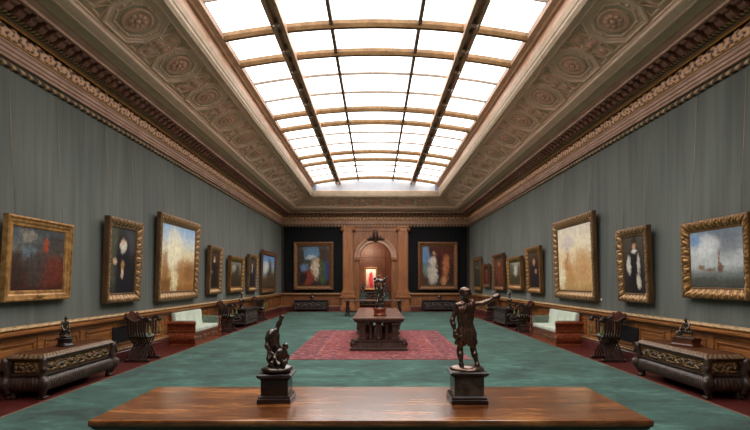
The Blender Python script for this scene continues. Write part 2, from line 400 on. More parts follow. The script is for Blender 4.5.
def build_setting():
    # floor
    mb = MB(); mb.b2(-W - .2, W + .2, YF - .2, YE + .55, -.1, 0); struct(mb.build('floor', M['floor']))
    # side walls and the wall behind the camera
    for side, x0, x1 in (('left', -W - .2, -W), ('right', W, W + .2)):
        mb = MB(); mb.b2(x0, x1, YF - .2, YE + .1, 0, 5.75); struct(mb.build('wall_' + side, M['fabric']))
    mb = MB(); mb.b2(-W, W, YF - .2, YF, 0, 5.75); struct(mb.build('wall_front', M['fabric']))
    # end wall with the arched opening
    r, zs, T = .91, 3.02, .5
    arc = [(r * math.cos(math.pi * (1 - i / 24)), zs + r * math.sin(math.pi * (1 - i / 24))) for i in range(25)]
    mb = MB()
    for y in (YE, YE + T):
        mb.add([(-W, y, 0), (-r, y, 0), (-r, y, zs), (-W, y, zs)], [(0, 1, 2, 3)]); mb.add([(W, y, 0), (r, y, 0), (r, y, zs), (W, y, zs)], [(0, 1, 2, 3)])
        mb.add([(-W, y, zs), (-r, y, zs), (-r, y, 5.75), (-W, y, 5.75)], [(0, 1, 2, 3)]); mb.add([(W, y, zs), (r, y, zs), (r, y, 5.75), (W, y, 5.75)], [(0, 1, 2, 3)])
        for i in range(24):
            (a, b), (c, d) = arc[i], arc[i + 1]
            mb.add([(a, y, b), (c, y, d), (c, y, 5.75), (a, y, 5.75)], [(0, 1, 2, 3)])
    full = [(-r, 0)] + arc + [(r, 0)]
    mb.rings([[(a, YE, b) for a, b in full], [(a, YE + T, b) for a, b in full]], cap=False)
    wb = struct(mb.build('wall_end', M['wain_x']))
    for sx in (-1, 1):      # dark cloth panels behind the two big pictures
        mb = MB(); mb.b2(sx * 1.86, sx * (W - .12), YE - .025, YE, .98, 4.83); mb.build('cloth_panel', M['black_fabric'], wb)
        mb = MB()
        for a, b, z0, z1 in ((W - .14, W - .02, .98, 4.85), (1.84, 1.9, .98, 4.85)): mb.b2(sx * a, sx * b, YE - .05, YE, z0, z1)
        mb.b2(sx * 1.84, sx * W, YE - .05, YE, 4.80, 4.86); mb.b2(sx * 1.84, sx * W, YE - .05, YE, .97, 1.03)
        mb.build('gilt_fillet', M['gilt_trim'], wb)
        # pilaster with ionic capital, base and pedestal
        px = sx * 1.57; mb = MB()
        mb.b2(px - .27, px + .27, YE - .2, YE, 1.05, 4.5, .01); p = mb.build('pilaster', M['pil'], wb)
        mb = MB()
        for k in range(5): mb.b2(px - .2 + k * .1 - .012, px - .2 + k * .1 + .012, YE - .225, YE - .19, 1.3, 4.35)
        mb.build('fluting', M['pil'], p)
        mb = MB(); mb.b2(px - .31, px + .31, YE - .28, YE, 4.74, 4.84, .01); mb.b2(px - .27, px + .27, YE - .24, YE, 4.5, 4.76, .01)
        for s2 in (-1, 1):
            mb.tube([(px + s2 * .3, YE - .28, 4.64), (px + s2 * .3, YE, 4.64)], .115, 14)
            mb.tube([(px + s2 * .3, YE - .3, 4.64), (px + s2 * .3, YE - .27, 4.64)], .05, 10)
        mb.build('capital', M['pil'], p)
        mb = MB()
        for w, d, z0, z1 in ((.42, .34, .0, .22), (.36, .28, .2, .74), (.43, .36, .74, .86), (.37, .3, .86, .98), (.4, .32, .98, 1.08), (.32, .25, 1.08, 1.18)): mb.b2(px - w, px + w, YE - d, YE, z0, z1, .012)
        mb.build('pedestal', M['pil'], p)
        # jamb panel, impost and little jamb mouldings
        mb = MB(); mb.b2(sx * .91, sx * 1.2, YE - .16, YE, 2.88, 3.06, .015); mb.b2(sx * .93, sx * 1.16, YE - .06, YE, .0, 2.92, .01); mb.b2(sx * .93, sx * 1.2, YE - .09, YE, 0, .5, .01)
        mb.build('jamb', M['wain_x'], wb)
    # arch moulding, keystone, frame over the arch
    mb = MB()
    pr = [(.91, .0), (.91, .1), (.97, .1), (.99, .06), (1.08, .06), (1.1, .15), (1.2, .17), (1.23, 0)]
    mb.rings([[(a * math.cos(math.pi * (1 - i / 28)), YE - d, zs + a * math.sin(math.pi * (1 - i / 28))) for a, d in pr] for i in range(29)], cap=True)
    mb.build('archivolt', M['corn'], wb)
    mb = MB()
    for z0, z1, d in ((4.55, 4.6, .04), (4.78, 4.86, .06)): mb.b2(-1.3, 1.3, YE - d, YE, z0, z1, .012)
    for sx in (-1, 1): mb.b2(sx * 1.22, sx * 1.28, YE - .04, YE, 3.1, 4.5)
    mb.build('overdoor_moulding', M['wain_x'], wb)
    K = [('e', V(0, YE - .2, 4.22), V(.17, .12, .27)), ('e', V(0, YE - .3, 4.26), V(.1, .08, .13)), (V(-.5, YE - .14, 4.08), V(0, YE - .2, 4.2), .05, .1), (V(.5, YE - .14, 4.08), V(0, YE - .2, 4.2), .05, .1), ('e', V(0, YE - .2, 4.5), V(.13, .09, .1)),
         ('e', V(-.26, YE - .17, 4.2), V(.09, .07, .09)), ('e', V(.26, YE - .17, 4.2), V(.09, .07, .09))]
    blob('keystone_cartouche', K, M['dark_wood'], wb, .022, .05)

    # wainscot, one piece of panelling on every wall
    for n, side in enumerate(SIDES):
        L = wlen(side)
        segs = [(0, 1)] if side != 'end' else [(0, (W - 1.94) / (2 * W)), (1 - (W - 1.94) / (2 * W), 1)]
        mb = MB()
        for s0, s1 in segs:
            sweep(mb, side, [(0, .18), (.035, .18), (.035, .3), (.02, .31), (.02, .8), (.035, .81), (.035, .865), (.09, .875), (.12, .9), (.12, .93), (.06, .945), (.03, .95), (.0, .95)], 2, s0, s1)
            a, b = s0 * L, s1 * L; k = max(1, round((b - a) / 1.16)); w = (b - a) / k
            for i in range(k):      # stiles and raised field
                u0, u1 = a + i * w, a + (i + 1) * w
                def bx(ua, ub, o, z0, z1):
                    p, q = wpt(side, 0, ua / L, z0), wpt(side, o, ub / L, z1)
                    mb.b2(p[0], q[0], p[1], q[1], z0, z1, .006)
                if u0 > .3: bx(u0 - .06, u0 + .06, .036, .3, .82)
                for z0, z1 in ((.36, .385), (.725, .75)): bx(u0 + .13, u1 - .13, .038, z0, z1)
                for ua, ub in ((u0 + .13, u0 + .155), (u1 - .155, u1 - .13)): bx(ua, ub, .038, .36, .75)
                bx(u0 + .2, u1 - .2, .03, .43, .68)
        o = mb.build('trim_%d' % (n + 1), M['wain'] if side != 'end' else M['wain_x']); struct(o)
        mb = MB(); m2 = MB()
        for s0, s1 in segs:
            ln = (s1 - s0) * L; seg = int(ln / .035) if side != 'front' else 8
            sweep(mb, side, [(.0, .95), (.03, .955), (.055, .965), (.06, .98), (.05, 1.0), (.03, 1.012), (.0, 1.02)], seg, s0, s1,
                  lambda x, v: ((lambda h: (h * .02 * math.sin(math.pi * v), 0, h))(abs(math.sin(x * math.pi / .08 + 2 * v)) * (.4 + .6 * abs(math.cos(x * math.pi / .16 - 3 * v))))))
            sweep(m2, side, [(.02, .225), (.05, .23), (.058, .25), (.05, .275), (.02, .285)], seg, s0, s1,
                  lambda x, v: ((lambda h: (h * .012 * math.sin(math.pi * v), 0, h))(max(0, math.sin(x * 2 * math.pi / .1 + 2 * v)))))
        mb.build('carved_rail', M['gilt_trim'], o, fix=False); m2.build('carved_base_moulding', M['gilt_trim'], o, fix=False)
        mb = MB()
        for s0, s1 in segs: sweep(mb, side, [(0, 0), (.06, 0), (.06, .2), (.045, .22), (0, .22)], 1, s0, s1)
        struct(mb.build('baseboard_' + side, M['marble']))
        if side in ('left', 'right'):
            for y0, y1 in ((10.2, 11.15), (17.2, 18.1)):
                sg = -1 if side == 'left' else 1
                mb = MB(); mb.b2(sg * (W - .045), sg * W, y0, y1, .42, .74)
                for k in range(9): mb.b2(sg * (W - .055), sg * (W - .03), y0, y1, .44 + k * .034, .455 + k * .034)
                for k in range(22): mb.b2(sg * (W - .052), sg * (W - .03), y0 + .02 + k * (y1 - y0 - .05) / 21, y0 + .03 + k * (y1 - y0 - .05) / 21, .42, .74)
                mb.build('radiator_grille', M['grille'], o)

    # cornice, one piece per wall
    for n, side in enumerate(SIDES):
        L = wlen(side); vis = side != 'front'
        mb = MB()
        sweep(mb, side, [(0, 4.95), (.05, 4.95), (.06, 4.99), (.08, 5.0), (.08, 5.05), (.1, 5.06), (.1, 5.11), (.12, 5.13), (.12, 5.15)], 1)
        sweep(mb, side, [(.12, 5.40), (.15, 5.41), (.17, 5.44), (.17, 5.455)], 1)
        sweep(mb, side, [(.27, 5.50), (.31, 5.505), (.33, 5.53)], 1)
        sweep(mb, side, [(.5, 5.54), (.55, 5.54), (.55, 5.585), (.58, 5.6), (.6, 5.615), (.62, 5.63), (.65, 5.64), (.65, 5.75), (0, 5.75)], 1)
        o = struct(mb.build('trim_%d' % (n + 5), M['corn']))
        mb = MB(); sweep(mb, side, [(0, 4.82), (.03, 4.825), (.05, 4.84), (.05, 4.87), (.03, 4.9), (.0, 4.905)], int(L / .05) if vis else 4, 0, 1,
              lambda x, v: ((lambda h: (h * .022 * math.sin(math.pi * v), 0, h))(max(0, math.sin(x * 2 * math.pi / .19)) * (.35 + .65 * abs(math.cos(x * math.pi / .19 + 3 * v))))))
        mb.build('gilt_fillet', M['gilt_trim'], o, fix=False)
        mb = MB()
        for a, z in ((.135, 5.165), (.17, 5.395)): sweep(mb, side, [(a - .03, z - .012), (a, z - .01), (a + .008, z), (a, z + .01), (a - .03, z + .012)], 1)
        mb.build('gold_line', M['gold_line'], o)
        mb = MB(); nv = 10 if vis else 2
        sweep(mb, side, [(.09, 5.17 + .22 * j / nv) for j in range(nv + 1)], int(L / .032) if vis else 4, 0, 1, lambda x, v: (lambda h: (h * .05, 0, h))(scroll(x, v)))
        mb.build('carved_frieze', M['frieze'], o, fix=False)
        mb = MB(); sweep(mb, side, [(.17, 5.455), (.2, 5.455), (.225, 5.465), (.245, 5.48), (.25, 5.495), (.25, 5.5)], int(L / .02) if vis else 4, 0, 1,
              lambda x, v: ((lambda h: (h * .02 * math.sin(math.pi * v), 0, h))(max(0, math.sin(x * 2 * math.pi / .085)))))
        mb.build('egg_and_dart', M['gilt_trim'], o, fix=False)
        mb = MB(); sweep(mb, side, [(.30, 5.53), (.30, 5.56), (.5, 5.56), (.5, 5.54)], 1)
        k = int((L - .8) / .23)
        for i in range(k + 1 if vis else 0):
            c = .4 + i * (L - .8) / k
            pts = [(.3, 5.44), (.36, 5.43), (.4, 5.46), (.43, 5.5), (.48, 5.5), (.51, 5.525), (.51, 5.56), (.3, 5.56)]
            ring = []
            for du in (-.065, .065): ring.append([wpt(side, 0, (c + du) / L, z)[:2] + (z,) for _, z in pts])
            nx, ny = {'left': (1, 0), 'right': (-1, 0), 'end': (0, -1)}[side]
            base = {'left': lambda u: (-W, YF + u), 'right': lambda u: (W, YF + u), 'end': lambda u: (-W + u, YE)}[side]
            ring = [[(base(c + du)[0] + nx * o_, base(c + du)[1] + ny * o_, z) for o_, z in pts] for du in (-.065, .065)]
            mb.rings(ring)
        mb.build('modillion_row', M['corn_dark'], o)

    # ceiling cove
    T = (6.277 - 5.64) / (4.75 - 3.39)
    zc = lambda o: 5.64 + (o - .65) * T
    mb = MB(); mg = MB()
    for side in SIDES:
        sweep(mg, side, [(.65, 5.64), (.8, zc(.8))], 1)
        sweep(mb, side, [(1.03, zc(1.03) + .02), (1.85, zc(1.85) + .02)], 1)
        sweep(mb, side, [(.8, zc(.8)), (.8, zc(.8) - .03), (.84, zc(.84) - .05), (.87, zc(.87) - .02), (.93, zc(.93) - .03), (.94, zc(.94) - .05), (.98, zc(.98) - .05), (1.0, zc(1.0) - .02), (1.03, zc(1.03) - .02), (1.03, zc(1.03) + .02)], 1)
        sweep(mb, side, [(1.85, zc(1.85) + .02), (1.85, zc(1.85) - .03), (1.88, zc(1.88) - .05), (1.92, zc(1.92) - .02), (1.97, zc(1.97) - .04), (1.99, zc(1.99) - .06)], 1)
    ce = struct(mb.build('ceiling', M['ceil'])); mg.build('ceiling_field', M['ceil_green'], ce)
    mb = MB()
    for side in SIDES:
        sweep(mb, side, [(1.99, zc(1.99) - .06), (2.0, zc(2.0) - .075), (2.02, 6.24), (2.035, 6.27), (2.03, 6.33), (2.045, 6.36), (2.04, 6.5)], 1)
    mb.build('pale_reveal', M['ceil_pale'], ce)
    mb = MB()
    for side in SIDES: sweep(mb, side, [(.85, zc(.85) - .045), (.9, zc(.9) - .05), (.94, zc(.94) - .055)], int(wlen(side) / .03) if side != 'front' else 4, 0, 1,
                             lambda x, v: (0, -.012 * max(0, math.sin(x * 2 * math.pi / .12)) * math.sin(math.pi * v), 0))
    mb.build('beaded_moulding', M['ceil'], ce, fix=False)
    # coffers: octagons with a rosette, crosses between
    oc = [(x, y) for x, y in ((.5, .16), (.3, .38), (-.3, .38), (-.5, .16), (-.5, -.16), (-.3, -.38), (.3, -.38), (.5, -.16))]
    def octo(parent):
        mb = MB(); mb.outline(oc, [(1.06, 0), (1.05, .05), (.98, .055), (.93, .03), (.86, .03), (.86, 0)], cap=False)
        mb.outline(oc, [(.86, .012), (.74, .012), (.74, .03), (.7, .034), (.66, .012)], cap=False)
        for i in range(16):
            a = 2 * math.pi * i / 16; mb.lathe([(.0, .0), (.03, .0), (.024, .02), (.004, .024)], 6, (.4 * math.cos(a), .29 * math.sin(a), .01))
        o = mb.build('octagon_coffer', M['ceil'], parent)
        mb = MB(); mb.lathe([(.24, 0), (.24, .03), (.21, .05), (.19, .03), (.16, .03)], 20, sx=1.15)
        for i in range(8):
            a = 2 * math.pi * i / 8; mb.lathe([(.0, .02), (.05, .02), (.045, .05), (.01, .06)], 8, (.1 * math.cos(a) * 1.15, .1 * math.sin(a), 0))
        mb.lathe([(.05, .03), (.05, .06), (.03, .085), (.005, .09)], 10)
        mb.build('rosette', M['ceil_rose'], o)
        mb = MB(); mb.outline(oc, [(.87, 0), (.87, .006), (.02, .006)]); mb.outline(oc, [(.66, .005), (.66, .0125), (.02, .0125)]); mb.build('green_ground', M['ceil_green'], o); return o
    cr = [(.2, .1), (.1, .1), (.1, .33), (-.1, .33), (-.1, .1), (-.2, .1), (-.2, -.1), (-.1, -.1), (-.1, -.33), (.1, -.33), (.1, -.1), (.2, -.1)]
    def cross(parent):
        m3 = MB(); mb = MB(); mb.outline([(x * 1.12, y * 1.08) for x, y in cr], [(1, 0), (.98, .05), (.9, .055), (.84, .03), (.8, .03)], cap=True)
        for sx in (-1, 1):
            for sy in (-1, 1):
                d = [(sx * (.24 + a), sy * (.25 + b)) for a, b in ((-.09, .1), (.09, .1), (.0, -.12))]
                m3.rings([[(x, y, 0) for x, y in d], [(x, y, .006) for x, y in d]])
                g = (sum(x for x, _ in d) / 3, sum(y for _, y in d) / 3)
                fn = lambda p, g=g: (p[0] + g[0], p[1] + g[1], p[2])
                mb.outline([(x - g[0], y - g[1]) for x, y in d], [(1.35, 0), (1.3, .04), (1.05, .04), (1, .0)], fn, cap=False)
        o = mb.build('cross_ornament', M['ceil'], parent); m3.build('green_ground', M['ceil_green'], o)
        mb = MB()
        for x, y in ((0, 0), (.15, 0), (-.15, 0), (0, .22), (0, -.22)):
            mb.lathe([(.075, .03), (.07, .055), (.05, .05), (.03, .07), (.004, .075)], 8, (x, y, 0))
        mb.build('leaf_boss', M['ceil_rose'], o); return o
    th = math.atan(T)
    def place(o, side, s, first):
        c = o if first else dup(o, parent=ce)
        oo = 1.44; z = zc(oo) + .018
        if side == 'left': X, S, P = Vector((0, 1, 0)), Vector((math.cos(th), 0, math.sin(th))), (-W + oo, s, z)
        elif side == 'right': X, S, P = Vector((0, -1, 0)), Vector((-math.cos(th), 0, math.sin(th))), (W - oo, s, z)
        else: X, S, P = Vector((1, 0, 0)), Vector((0, -math.cos(th), math.sin(th))), (s, YE - oo, z)
        Z = X.cross(S)
        if Z.z > 0: X = -X; Z = X.cross(S)
        m = Matrix((X * (1.14 if o is o0 else 1.08), S * 1.1, Z * .62)).transposed().to_4x4(); m.translation = P; c.matrix_basis = m
    o0, c0 = octo(ce), cross(ce); f1 = f2 = True
    for side in ('left', 'right', 'end'):
        for k in range(-5, 11):
            s = 8.3 + 1.72 * k
            if side == 'end':
                s = 1.72 * k
                if abs(k) > 1: continue
            elif s > 26.2: continue
            place(o0, side, s, f1); f1 = False
        for k in range(-5, 10):
            s = 8.3 + .86 + 1.72 * k
            if side == 'end':
                s = .86 + 1.72 * k
                if not -2 <= k <= 1: continue
            place(c0, side, s, f2); f2 = False

    # skylight vault
    xo, zo = 3.18, 6.788; rise = .29
    zv = lambda x: zo + rise * (1 - (x / xo) ** 2)
    Y0, Y1 = YF + 2.06, 26.66
    mb = MB()
    for side in SIDES:
        sweep(mb, side, [(2.04, 6.5), (2.04, 6.68), (2.06, 6.70), (2.1, 6.69), (2.12, 6.72), (2.22, 6.75), (2.24, 6.82)] if side in ('left', 'right') else [(2.04, 6.5), (2.03, 6.52), (1.94, 6.53)], 1)
    sky = struct(mb.build('window_1', M['sky_wood']))
    mb = MB(); N = 24
    mb.grid(lambda u, v: (-xo + 2 * xo * u, Y0 - .1 + (Y1 + .2 - Y0) * v, zv(-xo + 2 * xo * u) + .09), N, 1)
    mb.grid(lambda u, v: (-xo + 2 * xo * u, Y0 - .1 + (Y1 + .2 - Y0) * v, zv(-xo + 2 * xo * u) + .11), N, 1)
    mb.build('glazing', M['glass'], sky, fix=False)
    def arch_bar(mb, y, w, h, top=.1):
        rings = []
        for i in range(N + 1):
            x = -xo + 2 * xo * i / N; z = zv(x)
            rings.append([(x, y - w / 2, z + top), (x, y - w / 2, z + top - h * .55), (x, y - w / 2 + w * .2, z + top - h), (x, y + w / 2 - w * .2, z + top - h), (x, y + w / 2, z + top - h * .55), (x, y + w / 2, z + top)])
        mb.rings(rings, smooth=False)
    for k in range(-9, 13):
        y = 10.5 + 1.295 * k
        mb = MB()
        if k % 4 in (0, 1):
            arch_bar(mb, y, .15, .16); mb.build('cross_bar', M['sky_bar'], sky)
        else:
            arch_bar(mb, y, .045, .07); mb.build('thin_bar', M['sky_thin'], sky)
    for x in (-1.98, 1.98):
        mb = MB()
        for dx in (-.095, .095): mb.box((x + dx, (Y0 + Y1) / 2, zv(x) - .03), (.09, Y1 - Y0, .2), .02)
        o = mb.build('main_bar', M['sky_wood'], sky)
        mb = MB(); mb.box((x, (Y0 + Y1) / 2, zv(x) + .02), (.11, Y1 - Y0, .05)); mb.build('lighting_track', M['sky_wood'], o)
    for x in (-.925, .925):
        mb = MB(); mb.box((x, (Y0 + Y1) / 2, zv(x) + .04), (.075, Y1 - Y0, .1)); mb.build('thin_bar', M['sky_thin'], sky)
    for y, s in ((Y1 + .06, 1), (Y0 - .06, -1)):      # white lunettes closing the vault
        mb = MB(); pts = [(-xo, 6.45)] + [(-xo + 2 * xo * i / N, zv(-xo + 2 * xo * i / N) + .1) for i in range(N + 1)] + [(xo, 6.45)]
        mb.rings([[(x, y, z) for x, z in pts], [(x, y + s * .04, z) for x, z in pts]])
        mb.build('lunette', M['lunette'], sky)

    # the room beyond the arch
    ya, yb = YE + .5, 33.6
    for nm, b in (('wall_beyond_left', (-3.1, -3, ya, yb, 0, 4.4)), ('wall_beyond_right', (3, 3.1, ya, yb, 0, 4.4)), ('wall_beyond_end', (-3.1, 3.1, yb, yb + .1, 0, 4.4))):
        mb = MB(); mb.b2(*b); o = struct(mb.build(nm, M['room_wood']))
        mb = MB()
        if nm == 'wall_beyond_end':
            for k in range(9): mb.b2(-3 + k * .72, -2.92 + k * .72, yb - .05, yb, .1, 4.2, .01)
            for z in (.1, 1.0, 3.3, 3.9, 4.25): mb.b2(-3, 3, yb - .06, yb, z, z + .1, .01)
        else:
            sg = -1 if 'left' in nm else 1
            for k in range(7): mb.b2(sg * 2.95, sg * 3, ya + .05 + k * .65, ya + .13 + k * .65, .1, 4.2, .01)
            for z in (.1, 1.0, 3.3, 3.9, 4.25): mb.b2(sg * 2.94, sg * 3, ya, yb, z, z + .1, .01)
        mb.build('panel_moulding', M['room_wood'], o)
    mb = MB(); mb.b2(-3.1, 3.1, ya, yb + .1, 4.4, 4.5); struct(mb.build('ceiling_beyond', M['room_wood']))
    mb = MB(); mb.b2(-3.1, 3.1, ya + .05, yb + .1, -.1, 0); struct(mb.build('floor_beyond', M['floor']))
# ------------------------------------------------------------------ pictures
def canvas_mat(name, stops, blobs, warp=.12, grain=.35, gs=5, stretch=(1, 1)):
    """generic painted surface: vertical colour bands and soft patches (u, v, ru, rv, colour, softness)"""
    warp *= 1.9; grain *= .8; gs = min(gs, 6)
    t = NT(name); g = t.tc('Generated'); n = t.noise(g, gs, 6, .65, .4); n2 = t.noise(g, gs * .45, 4, .6)
    sp = t.n('ShaderNodeSeparateXYZ'); t.l(g, sp.inputs[0])
    u = t.math('ADD', sp.outputs[0], t.math('MULTIPLY', t.math('SUBTRACT', n, .5), warp))
    v = t.math('ADD', sp.outputs[2], t.math('MULTIPLY', t.math('SUBTRACT', n2, .5), warp))
    n3 = t.noise(g, gs * 4, 5, .7); n4 = t.noise(t.mapping((1, 1, 1), (4, 2, 7), 'Generated'), gs * 4, 5, .7)
    u = t.math('ADD', u, t.math('MULTIPLY', t.math('SUBTRACT', n3, .5), warp * .8)); v = t.math('ADD', v, t.math('MULTIPLY', t.math('SUBTRACT', n4, .5), warp * .8))
    col = t.ramp(v, [(p, rgb(*c)) for p, c in stops])
    for cu, cv, ru, rv, c, so in blobs:
        a = t.math('MULTIPLY', t.math('SUBTRACT', u, cu), 1 / ru); b = t.math('MULTIPLY', t.math('SUBTRACT', v, cv), 1 / rv)
        d = t.math('ADD', t.math('MULTIPLY', a, a), t.math('MULTIPLY', b, b))
        so = min(1, so * 1.25); col = t.mix(t.ss(d, 1 - so, 1 + so * 1.3, .92 if so < .8 else .8, 0), col, rgb(*c))
    f = t.noise(t.mapping((stretch[0], 1, stretch[1]), which='Generated'), gs * 2.2, 4, .6)
    hs = t.n('ShaderNodeHueSaturation'); t.l(col, hs.inputs['Color'])
    t.put(hs.inputs['Value'], t.ss(f, .25, .75, 1 - grain, 1 + grain))
    t.bump(f, .1, .003)
    return t.fin(hs.outputs[0], .5, 0, .25)

def make_frame(w, h, prof, carve, scal, seed):
    """mitred moulding; prof = (inset from outer edge, projection); carved profiles get acanthus relief and a scalloped edge"""
    mb = MB(); n = len(prof); step = .018 if carve else 10
    rnd = random.Random(seed); ph = rnd.random() * 6
    corners = [(-1, -1), (1, -1), (1, 1), (-1, 1)]
    for e in range(4):
        (ax, az), (bx, bz) = corners[e], corners[(e + 1) % 4]
        L = w if ax != bx else h; seg = max(1, int(L / step)); out = ((ax + bx) / 2, (az + bz) / 2)
        def f(u, vv):
            j = min(n - 1, int(round(vv * (n - 1)))); o, d = prof[j]
            X = (ax + (bx - ax) * u) * (w / 2 - o); Z = (az + (bz - az) * u) * (h / 2 - o); hh = 0
            if carve and 1 < j < n - 1:
                s = (u - .5) * L; a = (j - 1) / (n - 2)
                lv = relief(u, .08 + .84 * a, max(3, int(L / .17)), seed) * .75 + .25 * abs(math.sin(s * 97 + ph) * math.sin(a * 9 + s * 31))
                big = max(math.exp(-((s) / (.07 * L)) ** 2), math.exp(-((abs(s) - L / 2 + .05) / .1) ** 2)) * scal
                env = math.sin(math.pi * min(1, a * 1.3)) if a < .77 else .15
                hh = lv * (.3 + .7 * env); d = d - carve * .5 * env + carve * 1.6 * lv * env + carve * .8 * big * env
                k = carve * (.35 * lv + .8 * big) * max(0, 1 - a * 2.5)
                X += out[0] * k; Z += out[1] * k
            return (X, -d, Z + h / 2, hh)
        mb.grid(f, seg, n - 1, smooth=bool(carve))
    return mb
PROF = {
    'plain': [(0, 0), (0, .09), (.012, .1), (.03, .1), (.035, .085), (.08, .075), (.1, .06), (.135, .055), (.14, .04), (.155, .035), (.16, .02)],
    'carved': [(0, 0), (.0, .105), (.012, .12), (.04, .125), (.07, .12), (.09, .1), (.11, .08), (.13, .06), (.15, .055), (.16, .06), (.17, .045), (.18, .02)],
    'wide': [(0, 0), (.0, .11), (.015, .13), (.05, .14), (.09, .14), (.13, .12), (.16, .09), (.19, .07), (.22, .055), (.24, .06), (.255, .045), (.27, .02)],
}
def painting(side, a, b, z0, z1, tilt, kind, gold, label, mat, width=.16, carve=.02, scal=.5, group=None, plate=False, wires=True, off=.03):
    """a, b = start and end along the wall; z0, z1 = bottom and top of the frame"""
    w, h = abs(b - a), z1 - z0; mid = (a + b) / 2
    loc, rz = {'left': ((-W + off, mid, z0), R(90)), 'right': ((W - off, mid, z0), R(-90)), 'end': ((mid, YE - off, z0), 0), 'beyond': ((mid, 33.52, z0), 0)}[side]
    t = thing('framed_painting', label, 'painting', loc, 0, group); t.rotation_euler = (math.atan2(tilt, h), 0, rz)
    p0 = PROF[kind]; k = width / p0[-1][0]; kd = min(1.25, max(.8, k))
    prof = [(o * k, d * kd * .85) for o, d in p0]
    ncarve = [] if not carve else None
    if carve:                                    # finer profile so that the carving reads
        q = []
        for (o0, d0), (o1, d1) in zip(prof[:-1], prof[1:]):
            q += [(o0, d0), ((o0 + o1) / 2, (d0 + d1) / 2)] if o1 > o0 else [(o0, d0)]
        prof = q + [prof[-1]]
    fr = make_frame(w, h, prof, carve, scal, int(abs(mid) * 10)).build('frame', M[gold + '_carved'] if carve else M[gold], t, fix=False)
    mb = MB(); mb.b2(-w / 2 + .01, w / 2 - .01, -.03, 0, .01, h - .01); mb.build('backing', M['gold_brown'], t)
    mb = MB(); mb.b2(-w / 2 + width - .01, w / 2 - width + .01, -.034, -.022, width - .01, h - width + .01); mb.build('canvas', mat, t)
    if plate:
        mb = MB(); mb.b2(-.09, .05, -.1 * kd, -.08 * kd, .045, .085, .004); mb.build('name_plate', M['brass'], fr)
    if wires:
        ang = t.rotation_euler[0]
        for sx in (-.36, .36):
            zt = 4.83 - z0; yt = off - .012           # local, before the tilt: up the wall to the picture rail
            ly, lz = yt * math.cos(ang) + zt * math.sin(ang), -yt * math.sin(ang) + zt * math.cos(ang)
            mb = MB(); mb.tube([(sx * w, -.02, h - .02), (sx * w, ly, lz)], .004, 5); mb.build('hanging_wire', M['wire'], t)
    return t

